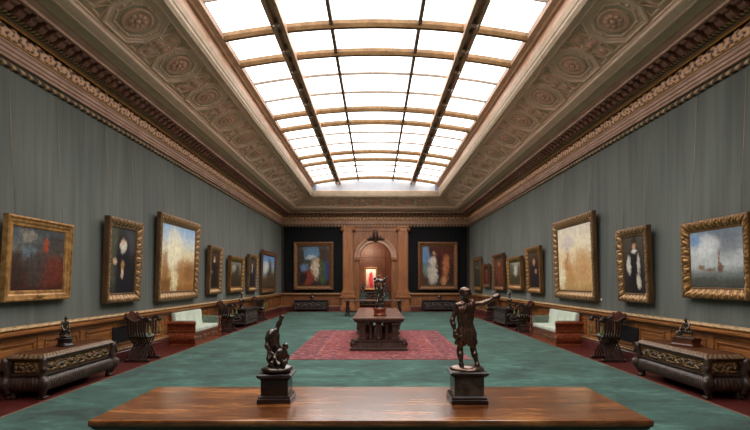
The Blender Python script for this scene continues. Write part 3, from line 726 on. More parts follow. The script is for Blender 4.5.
def build_pictures():
    C = canvas_mat
    sky1 = C('canvas_dusk', [(.0, (62, 32, 24)), (.25, (78, 40, 28)), (.45, (84, 56, 42)), (.62, (112, 108, 102)), (.8, (94, 98, 100)), (1, (70, 76, 80))],
             [(.75, .32, .3, .24, (112, 50, 36), .9), (.42, .45, .22, .36, (66, 62, 60), .7), (.3, .9, .14, .1, (150, 140, 126), .8), (.3, .62, .12, .08, (104, 122, 134), .8), (.85, .75, .25, .2, (64, 50, 42), .7), (.6, .72, .05, .12, (176, 72, 34), .6), (.1, .3, .1, .3, (52, 40, 34), .7)], .2, .5, 9)
    painting('left', 7.12, 8.66, 1.40, 2.67, .07, 'plain', 'gold', 'wide plain gold framed picture of dusky sky and red-brown ground over the carved chest', sky1, .17, 0, plate=True)
    p2 = C('canvas_dark_seated', [(0, (26, 24, 30)), (.5, (34, 32, 36)), (1, (52, 52, 50))],
           [(.14, .6, .16, .5, (88, 90, 72), .7), (.75, .78, .25, .2, (74, 74, 78), .7), (.5, .45, .3, .42, (26, 25, 34), .5), (.5, .72, .13, .09, (226, 218, 204), .5), (.5, .78, .07, .06, (204, 160, 130), .5), (.22, .5, .07, .05, (206, 170, 140), .5), (.5, .4, .06, .1, (168, 128, 72), .6), (.48, .3, .05, .07, (212, 184, 160), .5)], .1, .3)
    painting('left', 9.78, 11.2, 1.26, 2.99, .07, 'carved', 'gold_dark', 'tall carved gilt framed dark picture with one pale patch, above the first folding chair', p2, .2, .018)
    p3 = C('canvas_golden_harbour', [(0, (150, 98, 50)), (.14, (176, 128, 72)), (.3, (206, 164, 104)), (.42, (228, 200, 148)), (.6, (236, 226, 196)), (.82, (196, 212, 226)), (1, (150, 184, 218))],
           [(.38, .3, .1, .3, (250, 238, 190), .7), (.35, .62, .2, .34, (252, 244, 214), .8), (.7, .32, .32, .14, (168, 116, 70), .8), (.12, .36, .08, .2, (150, 104, 66), .7), (.85, .3, .16, .12, (146, 100, 62), .8), (.1, .1, .2, .1, (128, 84, 48), .8)], .14, .22, 10)
    painting('left', 12.12, 14.85, 1.20, 3.39, .08, 'wide', 'gold_dark', 'large pale golden and blue picture in wide carved frame above the left settee', p3, .25, .022)
    p4 = C('canvas_dark_standing', [(0, (40, 28, 24)), (.5, (46, 34, 28)), (1, (70, 52, 40))], [(.5, .4, .28, .4, (28, 24, 26), .5), (.5, .8, .09, .07, (196, 150, 112), .6), (.5, .72, .12, .03, (190, 176, 156), .6), (.25, .45, .06, .06, (160, 112, 82), .6)], .1, .3)
    painting('left', 15.8, 17.1, 1.28, 2.84, .06, 'carved', 'gold_dark', 'dark upright portrait shaped picture right of the large golden picture', p4, .2, .022)
    p5 = C('canvas_dark_wood', [(0, (60, 44, 28)), (.4, (64, 54, 38)), (.6, (110, 104, 86)), (1, (124, 126, 118))], [(.6, .6, .25, .25, (58, 54, 38), .7), (.2, .45, .2, .25, (66, 54, 36), .7), (.35, .75, .18, .12, (168, 164, 146), .8)], .2, .4)
    painting('left', 18.0, 19.9, 1.28, 2.63, .06, 'carved', 'gold', 'brown and grey landscape shaped picture in gilt frame, above the far left carved cabinet', p5, .22, .025)
    p6 = C('canvas_dark_blue', [(0, (36, 32, 34)), (1, (64, 58, 54))], [(.5, .4, .3, .4, (34, 34, 46), .5), (.5, .75, .1, .08, (190, 140, 108), .6), (.5, .62, .05, .12, (196, 186, 174), .6)], .1, .3)
    painting('left', 20.7, 22.3, 1.26, 2.83, .06, 'carved', 'gold_dark', 'dark upright picture with slate blue middle, second from the far end of left wall', p6, .2, .022)
    p7 = C('canvas_blue_sky', [(0, (66, 56, 40)), (.3, (96, 84, 60)), (.5, (160, 170, 176)), (.8, (128, 164, 204)), (1, (100, 142, 196))], [(.55, .45, .22, .4, (76, 62, 46), .6), (.85, .3, .3, .2, (84, 74, 52), .7), (.3, .65, .2, .15, (220, 222, 220), .8)], .16, .25)
    painting('left', 23.2, 26.4, 1.13, 3.16, .06, 'plain', 'gold_brown', 'last picture on left wall, blue sky over a dark brown mound', p7, .24, .012, 0)
    r1 = C('canvas_stormy_sea', [(0, (62, 66, 62)), (.16, (92, 98, 94)), (.26, (128, 134, 132)), (.36, (186, 192, 192)), (.6, (206, 210, 212)), (.85, (160, 172, 186)), (1, (132, 148, 164))],
           [(.72, .8, .35, .26, (108, 114, 124), .8), (.35, .74, .2, .18, (228, 230, 232), .8), (.1, .85, .12, .1, (110, 150, 198), .7), (.6, .34, .05, .07, (112, 76, 48), .6), (.22, .36, .06, .05, (142, 110, 80), .6), (.58, .48, .02, .12, (140, 96, 66), .6), (.4, .3, .1, .03, (128, 104, 78), .6), (.5, .1, .5, .07, (80, 82, 76), .8)], .1, .22, 8)
    painting('right', 7.04, 8.6, 1.42, 2.68, .05, 'wide', 'gold', 'grey stormy sea and cloud picture in swept gilt frame over the right carved chest', r1, .19, .018, .7)
    r2 = C('canvas_dark_sitter', [(0, (40, 36, 34)), (.5, (60, 52, 46)), (1, (82, 74, 64))],
           [(.5, .36, .34, .42, (24, 22, 26), .4), (.5, .83, .08, .075, (206, 158, 124), .5), (.5, .72, .12, .035, (228, 222, 212), .5), (.5, .92, .12, .06, (40, 32, 28), .6), (.24, .5, .09, .15, (214, 208, 200), .5), (.68, .5, .07, .15, (206, 200, 192), .5), (.66, .22, .1, .1, (216, 208, 190), .5)], .1, .22)
    painting('right', 9.62, 10.84, 1.27, 2.79, .07, 'carved', 'gold_dark', 'tall dark picture with white patches in carved gilt frame, right of the cream harbour picture', r2, .19, .02, .6)
    r3 = C('canvas_cream_harbour', [(0, (186, 146, 92)), (.12, (212, 176, 120)), (.3, (222, 184, 134)), (.45, (236, 212, 168)), (.75, (244, 232, 204)), (1, (226, 216, 200))],
           [(.75, .38, .2, .2, (206, 156, 104), .8), (.3, .33, .14, .2, (196, 138, 84), .8), (.28, .5, .03, .22, (190, 140, 96), .8), (.36, .15, .2, .12, (196, 152, 96), .8), (.3, .75, .2, .12, (214, 200, 196), .8), (.1, .2, .1, .2, (250, 240, 208), .8)], .14, .2, 10)
    painting('right', 12.0, 14.7, 1.22, 3.40, .08, 'wide', 'gold_dark', 'large pale cream and orange picture in wide carved frame above the right settee', r3, .25, .022)
    painting('right', 15.9, 17.4, 1.30, 2.84, .07, 'carved', 'gold', 'dark upright picture left of the large cream picture on right wall',
             C('canvas_dark_brown', [(0, (38, 26, 24)), (.6, (50, 38, 36)), (1, (84, 66, 52))], [(.5, .4, .28, .4, (34, 28, 36), .5), (.45, .72, .12, .09, (190, 140, 104), .6), (.6, .45, .1, .07, (170, 120, 90), .6)], .1, .3), .2, .024)
    painting('right', 17.95, 19.9, 1.36, 2.62, .06, 'carved', 'gold', 'green brown landscape shaped picture with pale sky in gilt frame on right wall',
             C('canvas_pale_grove', [(0, (70, 58, 38)), (.35, (74, 68, 46)), (.55, (140, 140, 124)), (1, (170, 172, 160))], [(.15, .6, .2, .4, (66, 60, 44), .7), (.85, .5, .2, .35, (74, 64, 46), .7), (.5, .6, .14, .2, (210, 206, 188), .8)], .18, .35), .22, .025)
    painting('right', 20.5, 22.4, 1.30, 2.86, .06, 'carved', 'gold_brown', 'reddish brown upright picture between landscape picture and small red one on right wall',
             C('canvas_red_brown', [(0, (66, 36, 28)), (.5, (96, 54, 38)), (1, (92, 66, 48))], [(.5, .45, .28, .4, (112, 58, 40), .6), (.5, .78, .12, .08, (170, 120, 86), .6)], .12, .35), .2, .024)
    painting('right', 23.2, 24.6, 1.41, 2.52, .05, 'plain', 'gold_brown', 'smallest picture on right wall, dark with a red middle',
             C('canvas_small_red', [(0, (44, 26, 24)), (1, (60, 40, 34))], [(.5, .4, .25, .3, (140, 52, 36), .6), (.5, .75, .1, .08, (186, 132, 96), .6)], .1, .3), .18, .01, 0)
    painting('right', 25.1, 27.1, 1.22, 2.93, .05, 'plain', 'gold', 'last picture on right wall, dark green grey, nearest the end wall',
             C('canvas_grey_green', [(0, (42, 44, 38)), (1, (78, 84, 72))], [(.5, .45, .25, .38, (60, 66, 60), .6), (.5, .75, .1, .07, (180, 150, 120), .6)], .12, .3), .22, .01, 0)
    e1 = C('canvas_crowded_scene', [(0, (52, 38, 30)), (.4, (74, 58, 44)), (.65, (78, 74, 62)), (1, (88, 100, 110))],
           [(.45, .84, .26, .17, (104, 140, 176), .6), (.4, .72, .14, .06, (214, 220, 222), .7), (.07, .6, .12, .5, (68, 58, 50), .5), (.85, .8, .16, .26, (66, 48, 34), .5), (.56, .42, .13, .2, (222, 200, 176), .6), (.62, .62, .09, .07, (206, 170, 140), .6), (.8, .32, .1, .28, (76, 92, 58), .6), (.93, .4, .07, .25, (52, 66, 116), .5), (.22, .46, .12, .08, (110, 140, 180), .6), (.3, .2, .2, .18, (140, 60, 44), .6), (.16, .18, .11, .14, (30, 30, 36), .4)], .16, .35, 8)
    painting('end', -4.7, -2.4, 1.18, 3.94, .0, 'carved', 'gold_brown', 'big upright picture with blue sky and pale middle on black cloth left of archway', e1, .28, .012, .2, wires=False, off=.035)
    e2 = C('canvas_two_pale_patches', [(0, (70, 56, 40)), (.3, (84, 50, 38)), (.6, (98, 48, 36)), (1, (84, 42, 34))],
           [(.1, .75, .16, .3, (104, 138, 176), .6), (.12, .4, .12, .14, (110, 128, 120), .6), (.3, .88, .07, .1, (66, 40, 30), .6), (.34, .62, .11, .12, (222, 208, 192), .5), (.34, .3, .16, .24, (208, 200, 188), .6), (.38, .84, .05, .05, (214, 176, 146), .6), (.78, .48, .11, .28, (190, 120, 78), .6), (.7, .14, .08, .12, (206, 148, 104), .6), (.55, .5, .06, .3, (58, 30, 26), .5), (.92, .3, .08, .3, (54, 34, 28), .6)], .14, .3, 8)
    painting('end', 2.42, 4.72, 1.18, 3.94, .0, 'carved', 'gold_brown', 'big upright picture with dark red ground on black cloth right of archway', e2, .28, .012, .2, wires=False, off=.035)
    b = C('canvas_red_robe', [(0, (150, 110, 92)), (.5, (224, 190, 176)), (1, (238, 224, 214))], [(.5, .4, .24, .34, (196, 34, 54), .5), (.5, .72, .16, .14, (190, 40, 56), .5), (.45, .82, .08, .07, (226, 176, 150), .5), (.6, .15, .2, .1, (170, 40, 50), .6)], .12, .2)
    painting('beyond', -.76, .14, 1.1, 2.62, 0, 'carved', 'gold', 'small brightly lit red and white picture seen through the archway', b, .14, .012, .2, wires=False)

# ------------------------------------------------------------------ furniture
def paw(mb, x, y, z, s, d=(0, -1)):
    """lion paw foot: pad with four toes"""
    nx, ny = d; tx, ty = -ny, nx
    mb.lathe([(.0, 0), (s * .55, 0), (s * .6, s * .3), (s * .42, s * .75), (s * .5, s * 1.2), (s * .6, s * 1.5), (s * .1, s * 1.55)], 12, (x, y, z))
    for i in range(4):
        o = (i - 1.5) * .28 * s
        mb.tube([(x + tx * o + nx * s * .3, y + ty * o + ny * s * .3, z + s * .34), (x + tx * o * 1.15 + nx * s * .62, y + ty * o * 1.15 + ny * s * .62, z + s * .26), (x + tx * o * 1.2 + nx * s * .82, y + ty * o * 1.2 + ny * s * .82, z + s * .1)], [s * .17, s * .17, s * .1], 8)

def relief(u, v, n, seed=0):
    """foliate scrolls with a round boss in every bay"""
    x = u * n; c = math.floor(x); fx = (x - c - .5) * 2.2; fy = (v - .5) * 2.2; s = 1 if (c + seed) % 2 else -1
    r = math.hypot(fx, fy); a = math.atan2(fy * s, fx)
    boss = max(0, 1 - (r / .42) ** 2) ** .5 if r < .42 else 0
    leaf = .5 + .5 * math.cos(8 * r - 3 * a + seed); lobes = .5 + .5 * math.cos(9 * a + 6 * r)
    h = max(boss, (leaf * .75 + lobes * .35 - .3) * (1 if r > .45 else 0))
    e = min(1, 10 * min(v, 1 - v)) * min(1, 12 * n * min(u, 1 - u))
    return max(0, min(1, h)) * e

def cassone(loc, rz, label):
    """long sarcophagus chest: local x = length, front at -y"""
    t = thing('carved_chest', label, 'chest', loc, rz); t.scale = (1, 1, 1.13); A, B = .95, .27
    mb = MB(); mb.rect([(A - .05, B - .05, .1), (A - .05, B - .05, .5)])
    mb.rect([(A - .03, B - .02, .475), (A - .01, B, .485), (A - .01, B, .5), (A - .05, B - .04, .505)]); mb.rect([(A - .06, B - .06, .29), (A - .0, B + .0, .295), (A + .005, B + .005, .31), (A - .05, B - .05, .325)])
    mb.build('body', M['chest'], t)
    # bulging fluted base
    P = 2 * (2 * A + 2 * B); nu = 480
    prof = [(.0, .095), (.02, .1), (.055, .125), (.075, .17), (.07, .22), (.045, .265), (.01, .29), (-.03, .295)]
    def f(u, v):
        s = u * P; j = v * (len(prof) - 1); i = min(len(prof) - 2, int(j)); q = j - i
        o = prof[i][0] * (1 - q) + prof[i + 1][0] * q; z = prof[i][1] * (1 - q) + prof[i + 1][1] * q
        fl = abs(math.sin(s * math.pi / .05)) * .014 * math.sin(math.pi * min(1, max(0, v)))
        a, b = A - .04 + o + fl, B - .04 + o + fl
        if s < 2 * A: x, y = -a + s / (2 * A) * 2 * a, -b
        elif s < 2 * A + 2 * B: x, y = a, -b + (s - 2 * A) / (2 * B) * 2 * b
        elif s < 4 * A + 2 * B: x, y = a - (s - 2 * A - 2 * B) / (2 * A) * 2 * a, b
        else: x, y = -a, b - (s - 4 * A - 2 * B) / (2 * B) * 2 * b
        return (x, y, z, 0)
    mb = MB(); mb.grid(f, nu, 14, True, close_u=True); mb.build('fluted_base', M['chest'], t, fix=False)
    for nm, fn, nu, bays in (('front_relief', lambda u, v, h: (-(A - .09) + u * 2 * (A - .09), -(B - .045) - .05 * h, .33 + .14 * v, h), 200, 7),
                             ('end_relief', lambda u, v, h: (-(A - .045) - .05 * h, -(B - .09) + u * 2 * (B - .09), .33 + .14 * v, h), 60, 2),
                             ('end_relief', lambda u, v, h: ((A - .045) + .05 * h, -(B - .09) + u * 2 * (B - .09), .33 + .14 * v, h), 60, 2)):
        mb = MB(); mb.grid(lambda u, v, fn=fn, bays=bays: fn(u, v, relief(u, v, bays)), nu, 16); mb.build(nm, M['chest_relief'], t, fix=False)
    k = 0
    for sx in (-1, 1):
        for sy in (-1, 1):
            c = V(sx * (A - .02), sy * (B - .02), 0); d = V(sx * .7, sy * .7, 0)
            o = [(c + V(0, 0, .1), c + d * .04 + V(0, 0, .2), .05, .075), (c + d * .04 + V(0, 0, .2), c + d * .01 + V(0, 0, .31), .075, .045), (c + V(0, 0, .31), c + d * .02 + V(0, 0, .42), .045, .05),
                 ('e', c + d * .05 + V(0, 0, .44), V(.045, .045, .05)), (c + d * .03 + V(0, 0, .48), c + d * .05 + V(0, 0, .5), .05, .035), ('e', c + d * .085 + V(0, 0, .39), V(.03, .03, .025)), ('e', c + d * .11 + V(0, 0, .22), V(.03, .03, .04))]
            blob('corner_figure', o, M['chest'], t, .014, .03)
            mb = MB(); paw(mb, sx * (A - .06), sy * (B - .06), 0, .085, (0, -1) if sy < 0 else (0, 1)); mb.build('paw_foot', M['chest'], t)
    # lid: carved edge and plain top
    lid = MB(); lid.rect([(A - .0, B - .0, .5), (A + .015, B + .01, .51), (A - .05, B - .05, .566), (A - .07, B - .07, .57), (A - .09, B - .09, .574)]); l = lid.build('lid', M['chest_top'], t)
    mb = MB()
    for ax, n in (('x', int(2 * A / .02)), ('y', int(2 * B / .02))):
        for sg in (-1, 1):
            def f(u, v, ax=ax, sg=sg):
                o = .02 - .07 * v; z = .51 + .055 * v; LL = 2 * A if ax == 'x' else 2 * B
                h = abs(math.sin(u * LL * math.pi / .075)) * (.35 + .65 * abs(math.cos(u * LL * math.pi / .075 + 4 * v))) * (1 if .08 < v < .92 else .2)
                z += .014 * h + .006; a, b = A + o, B + o
                return (-a + u * 2 * a, sg * (b + .008 * h), z, h) if ax == 'x' else (sg * (a + .008 * h), -b + u * 2 * b, z, h)
            mb.grid(f, n, 10)
    mb.build('carved_border', M['chest_lid'], l, fix=False)
    return t

def low_chest(loc, rz, label, L=1.85, D=.5, H=.64, group=None):
    """black carved chest on block feet: local x = length, front at -y"""
    t = thing('black_carved_chest', label, 'chest', loc, rz, group); A, B = L / 2, D / 2
    mb = MB(); mb.b2(-A + .05, A - .05, -B + .05, B - .02, .12, H - .06)
    mb.rect([(A - .02, B - .01, .09), (A, B, .11), (A, B, .14), (A - .04, B - .04, .18)]); mb.build('body', M['black_chest_plain'], t)
    mb = MB(); mb.b2(-A - .02, A + .02, -B - .02, B, H - .05, H, .012); mb.rect([(A - .04, B - .04, H - .1), (A - .01, B - .01, H - .05), (A - .01, B - .01, H - .048)]); mb.build('lid', M['black_chest_plain'], t)
    mb = MB(); mb.grid(lambda u, v: (lambda h: (-A + .07 + u * (L - .14), -B + .05 - .04 * h, .19 + v * (H - .3), h))(relief(u, v, 5, 1)), 130, 22); mb.build('front_relief', M['black_chest'], t, fix=False)
    for sg in (-1, 1):
        mb = MB(); mb.grid(lambda u, v: (lambda h: (sg * (A - .05 + .03 * h), -B + .07 + u * (D - .12), .19 + v * (H - .3), h))(relief(u, v, 1, 1)), 36, 22); mb.build('end_relief', M['black_chest'], t, fix=False)
        for sy in (-1, 1):
            mb = MB(); mb.b2(sg * (A - .1), sg * (A - .03), sy * (B - .09), sy * (B - .02), .1, H - .06, .02); mb.lathe([(.02, .1), (.05, .15), (.035, .25), (.05, .35), (.03, H - .12), (.055, H - .08)], 10, (sg * (A - .05), sy * (B - .045), 0)); mb.build('corner_post', M['black_chest_plain'], t)
            mb = MB(); paw(mb, sg * (A - .08), sy * (B - .09), 0, .08, (0, sy)); mb.build('paw_foot', M['black_chest_plain'], t)
    return t

def chair_proto(label):
    """folding X-frame armchair: local +x = front, slats cross in the local y-z plane"""
    t = thing('folding_armchair', label, 'chair')
    def slat(x, s):
        ys = [-.26, -.23, -.17, -.08, .01, .1, .18, .23, .245, .245]; zs = [.05, .12, .2, .29, .36, .43, .51, .6, .7, .86]
        return [(x, s * a, b) for a, b in zip(ys, zs)]
    for s in (-1, 1):
        mb = MB()
        for k in range(7):
            x = -.18 + .056 * k + (.014 if s > 0 else -.014); p = slat(x, s)
            mb.rings([[(q[0] - .015, q[1] - .016, q[2]), (q[0] + .015, q[1] - .016, q[2]), (q[0] + .015, q[1] + .016, q[2]), (q[0] - .015, q[1] + .016, q[2])] for q in p])
        mb.build('slatted_leg', M['chair'], t)
        mb = MB(); mb.b2(-.23, .23, s * .23, s * .3, 0, .055, .012)
        for e in (-1, 1): mb.tube([(e * .23, s * .23, .033), (e * .23, s * .3, .033)], .033, 10)
        mb.build('foot_rail', M['chair'], t)
        mb = MB(); rg = []          # wavy arm ending in a scroll
        for i in range(19):
            u = i / 18; x = -.23 + .47 * u; z = .87 + .05 * math.sin(u * 6.0 + 2.2) + .03 * (1 - u); w = .035 + .012 * math.sin(u * 6); y = s * (.25 + .03 * math.sin(u * 3.1))
            rg.append([(x, y - w, z - .025), (x, y + w, z - .025), (x, y + w, z + .02), (x, y - w, z + .02)])
        mb.rings(rg, smooth=True); mb.tube([(.25, s * .2, .87), (.25, s * .3, .87)], .04, 12); mb.build('arm', M['chair'], t)
        mb = MB(); mb.tube([(.24, s * .25, .84), (.25, s * .245, .76)], .006, 5); mb.lathe([(.012, .74), (.024, .72), (.018, .70), (.03, .64), (.034, .56), (.01, .555)], 10, (.25, s * .245, 0)); mb.build('tassel', M['olive'], t)
    # crest board between the arms at the back, humped in the middle
    top = [(-.3, .9), (-.3, 1.0), (-.26, 1.02), (-.2, .985), (-.14, 1.0), (-.08, 1.03), (0, 1.05), (.08, 1.03), (.14, 1.0), (.2, .985), (.26, 1.02), (.3, 1.0), (.3, .9), (.15, .85), (0, .83), (-.15, .85)]
    mb = MB(); mb.rings([[(-.24 - .02, y * .92, z) for y, z in top], [(-.24 + .02, y * .92, z) for y, z in top]]); mb.build('crest_rail', M['chair_red'], t)
    mb = MB(); mb.box((0, 0, .505), (.38, .38, .03), .012); mb.build('seat_board', M['chair'], t)
    mb = MB(); mb.grid(lambda u, v: (lambda a, b: (-.19 + .38 * u, -.19 + .38 * v, .52 + .055 * (1 - a ** 4) ** .5 * (1 - b ** 4) ** .5))(2 * u - 1, 2 * v - 1), 14, 14)
    mb.b2(-.19, .19, -.19, .19, .518, .53, .004); mb.build('seat_cushion', M['sage'], t)
    return t

def settee(loc, rz, label):
    """panelled settee with rolled ends: local x = length, front at -y"""
    t = thing('settee', label, 'sofa', loc, rz); A, B = 1.07, .355
    mb = MB(); mb.b2(-A + .06, A - .06, -B + .05, B, .06, .34); mb.b2(-A + .06, A - .06, B - .08, B, .3, .8, .01)
    mb.b2(-A + .03, A - .03, -B + .0, B, .0, .07, .01); mb.b2(-A + .05, A - .05, -B + .02, -B + .09, .31, .36, .01); mb.build('base', M['sofa_wood'], t)
    for k in range(3):
        x0 = -.97 + k * .65; mb = MB()
        mb.grid(lambda u, v: (lambda h: (x0 + .03 + u * .58, -B + .052 - .03 * h, .1 + v * .19, h))(relief(u, v, 2, k)), 50, 16)
        p = mb.build('front_panel', M['sofa_carve'], t, fix=False)
        mb = MB()
        for a, b, c, d in ((x0, x0 + .64, .08, .105), (x0, x0 + .64, .285, .31), (x0, x0 + .03, .08, .31), (x0 + .61, x0 + .64, .08, .31)): mb.b2(a, b, -B + .03, -B + .06, c, d, .006)
        mb.build('panel_frame', M['sofa_wood'], p)
    prof = [(.0, .0), (.06, .0), (.06, .05), (.03, .065), (.05, .1), (.085, .16), (.1, .22), (.09, .28), (.055, .335), (.035, .36), (.06, .375), (.06, .395), (.03, .41), (.035, .48), (.05, .53), (.085, .56), (.11, .585), (.115, .615), (.1, .64), (.06, .655), (.0, .65)]
    for s in (-1, 1):
        mb = MB(); mb.rings([[(s * (A - .06 + o), y, z) for o, z in prof] for y in (-B, B)]); e = mb.build('rolled_end', M['sofa_wood'], t)
        mb = MB(); mb.tube([(s * (A - .01), -B - .015, .6), (s * (A - .01), -B + .01, .6)], .05, 14); mb.tube([(s * (A + .0), -B - .015, .22), (s * (A + .0), -B + .01, .22)], .055, 14)
        mb.b2(s * (A - .05), s * (A + .0), -B - .008, -B + .01, .1, .58, .004); mb.build('scroll_boss', M['sofa_wood'], e)
        mb = MB(); mb.b2(s * (A - .15), s * (A - .065), -B + .03, B - .08, .4, .665, .03); mb.build('arm_pad', M['sage'], t)
    mb = MB(); mb.b2(-A + .14, A - .14, -B + .02, B - .1, .35, .455, .035); mb.build('seat_cushion', M['pale_silk'], t)
    mb = MB(); mb.box((0, B - .14, .64), (2 * A - .16, .12, .46), .045, Matrix.Rotation(R(-8), 3, 'X')); mb.build('back_cushion', M['pale_silk'], t)
    return t

def build_furniture():
    # carpet and rug
    mb = MB(); mb.b2(-4.63, 4.63, YF + .7, 27.35, .0, .014); c = tag(mb.build('green_carpet', M['carpet']), 'green wall to wall carpet laid over the red floor', 'carpet')
    mb = MB()
    for a in ((-4.66, -4.63, YF + .7, 27.38), (4.63, 4.66, YF + .7, 27.38), (-4.66, 4.66, 27.35, 27.38)): mb.b2(*a, 0, .0139)
    mb.build('binding', M['carpet_edge'], c)
    t = NT('red_rug'); sp = t.n('ShaderNodeSeparateXYZ'); t.l(t.tc(), sp.inputs[0]); hx, hy = 1.98, 3.15
    ex = t.math('SUBTRACT', hx, t.math('ABSOLUTE', sp.outputs[0])); ey = t.math('SUBTRACT', hy, t.math('ABSOLUTE', sp.outputs[1])); e = t.math('MINIMUM', ex, ey)
    vo = t.n('ShaderNodeTexVoronoi'); t.l(t.tc(), vo.inputs['Vector']); vo.inputs['Scale'].default_value = 6.5
    v2 = t.n('ShaderNodeTexVoronoi'); t.l(t.tc(), v2.inputs['Vector']); v2.inputs['Scale'].default_value = 15
    v3 = t.n('ShaderNodeTexVoronoi'); t.l(t.tc(), v3.inputs['Vector']); v3.inputs['Scale'].default_value = 22
    fld = t.ramp(vo.outputs['Distance'], [(.0, rgb(70, 54, 66)), (.16, rgb(168, 118, 112)), (.26, rgb(134, 58, 60)), (.6, rgb(146, 68, 68)), (.75, rgb(96, 52, 60))])
    bor = t.ramp(v2.outputs['Distance'], [(.0, rgb(172, 128, 118)), (.25, rgb(138, 66, 66)), (.5, rgb(86, 56, 66)), (.7, rgb(142, 64, 66))])
    col = t.mix(t.ss(e, .56, .58), bor, fld)
    for w, cc in ((.05, rgb(150, 76, 72)), (.16, rgb(84, 56, 66)), (.44, rgb(84, 56, 66)), (.58, rgb(160, 104, 98))):
        col = t.mix(t.ss(t.math('ABSOLUTE', t.math('SUBTRACT', e, w)), .015, .03, .7, 0), col, cc)
    n2 = t.noise(t.mapping(), 5.5, 3, .6); col = t.mix(t.ss(n2, .52, .6, 0, .75), col, rgb(74, 56, 72)); n3 = t.noise(t.mapping(loc=(3, 7, 0)), 7, 3, .6); col = t.mix(t.ss(n3, .54, .64, 0, .6), col, rgb(192, 140, 132))
    col = t.mix(t.ss(v3.outputs['Distance'], .2, .5, .3, 0), col, rgb(196, 140, 132))
    n = t.noise(t.mapping((1, 2.5, 1)), 1.5, 4); col = t.mix(t.math('MULTIPLY', t.ss(n, .4, .7), .3), col, rgb(176, 112, 108)); t.bump(t.noise(t.mapping(), 60, 2), .4, .006)
    mb = MB(); mb.b2(-hx, hx, -hy, hy, 0, .01); o = mb.build('red_rug', t.fin(col, .9, 0, .1)); o.location = (.08, 13.85, .014)
    tag(o, 'red patterned oriental rug under the long middle table', 'rug')

    # front table
    T = thing('walnut_table', 'polished red-brown walnut table in the foreground carrying two bronzes', 'table', (-.03, 3.75, .014))
    hw, y0, y1, h = 1.83, -.525, .515, .786
    mb = MB(); mb.b2(-hw, hw, y0, y1, h - .045, h, .014)
    tt = mb.build('tabletop', M['table'], T)
    mb = MB(); mb.rect([(hw - .09, .43, h - .13), (hw - .06, .46, h - .12), (hw - .05, .47, h - .09), (hw - .02, .505, h - .06), (hw - .015, .51, h - .044)]); mb.build('apron', M['table_edge'], T)
    for sx in (-1, 1):
        mb = MB(); prof = [(-.36, .0), (.36, .0), (.36, .07), (.3, .1), (.2, .16), (.14, .28), (.16, .42), (.24, .55), (.34, .62), (.36, h - .12), (-.36, h - .12), (-.34, .62), (-.24, .55), (-.16, .42), (-.14, .28), (-.2, .16), (-.3, .1), (-.36, .07)]
        mb.rings([[(sx * 1.25 - .06, y, z) for y, z in prof], [(sx * 1.25 + .06, y, z) for y, z in prof]]); mb.build('trestle', M['table_edge'], T)
    mb = MB(); mb.b2(-1.2, 1.2, -.05, .05, .2, .32, .015); mb.build('stretcher', M['table_edge'], T)

    # long table in the middle of the room, end on
    T = thing('carved_table', 'long dark carved table standing end-on on the red rug', 'table', (.08, 14.2, .024))
    hx, hy, h = .625, 2.25, .796
    mb = MB(); mb.b2(-hx, hx, -hy, hy, h - .05, h, .012); tt = mb.build('tabletop', M['dark_top'], T)
    mb = MB(); mb.rect([(hx - .1, hy - .1, h - .13), (hx - .04, hy - .04, h - .1), (hx - .02, hy - .02, h - .05), (hx - .02, hy - .02, h - .045)])
    for s in (-1, 1):
        for k in range(20): mb.lathe([(.008, -.02), (.022, 0), (.008, .02)], 6, (-hx + .06 + k * (2 * hx - .12) / 19, s * (hy - .03), h - .085))
    mb.build('carved_edge', M['dark_wood'], tt)
    for s in (-1, 1):
        yb = s * (hy - .22)
        mb = MB(); mb.rect([(.69, .2, 0), (.69, .2, .05), (.65, .17, .07), (.62, .15, .2), (.64, .17, .22), (.63, .17, .25)], (0, yb)); b = mb.build('end_plinth', M['dark_wood'], T)
        for sx in (-1, 1):
            mb = MB(); mb.tube([(sx * .62, yb - .16, .16), (sx * .62, yb + .16, .16)], .075, 14); mb.lathe([(.05, .2), (.06, .24), (.02, .28)], 10, (sx * .62, yb, 0)); mb.build('scroll', M['dark_wood'], b)
            mb = MB(); mb.b2(sx * .30, sx * .50, yb - .12, yb + .12, .25, .31, .01); mb.b2(sx * .33, sx * .47, yb - .1, yb + .1, .3, h - .17, .02)
            mb.b2(sx * .31, sx * .53, yb - .13, yb + .13, h - .2, h - .13, .015)
            for z in (.42, .55): mb.tube([(sx * .48, yb - .1, z), (sx * .48, yb + .1, z)], .035, 10)
            mb.build('pier', M['dark_wood'], T)
        for x in (-.2, 0, .2):
            mb = MB(); mb.lathe([(.08, .25), (.08, .29), (.06, .31), (.075, .36), (.06, .45), (.045, .56), (.055, .6), (.07, h - .17), (.08, h - .13)] if x == 0 else [(.05, .25), (.05, .29), (.035, .31), (.045, .4), (.03, .56), (.04, .6), (.05, h - .13)], 14, (x, yb, 0)); mb.build('baluster', M['dark_wood'], T)
    mb = MB(); mb.b2(-.12, .12, -hy + .3, hy - .3, .02, .2, .02); mb.build('stretcher', M['dark_wood'], T)
    for y in (-1.2, -.4, .4, 1.2):
        mb = MB(); mb.lathe([(.06, .2), (.06, .24), (.04, .28), (.06, .4), (.035, .58), (.055, h - .13)], 12, (0, y, 0)); mb.build('baluster', M['dark_wood'], T)

    # narrow table across the room before the archway
    T = thing('trestle_table', 'dark trestle table crosswise in front of the archway', 'table', (-.1, 24.25, .014)); h = .77
    mb = MB(); mb.b2(-1.52, 1.52, -.4, .4, h - .06, h, .015); mb.build('tabletop', M['dark_top'], T)
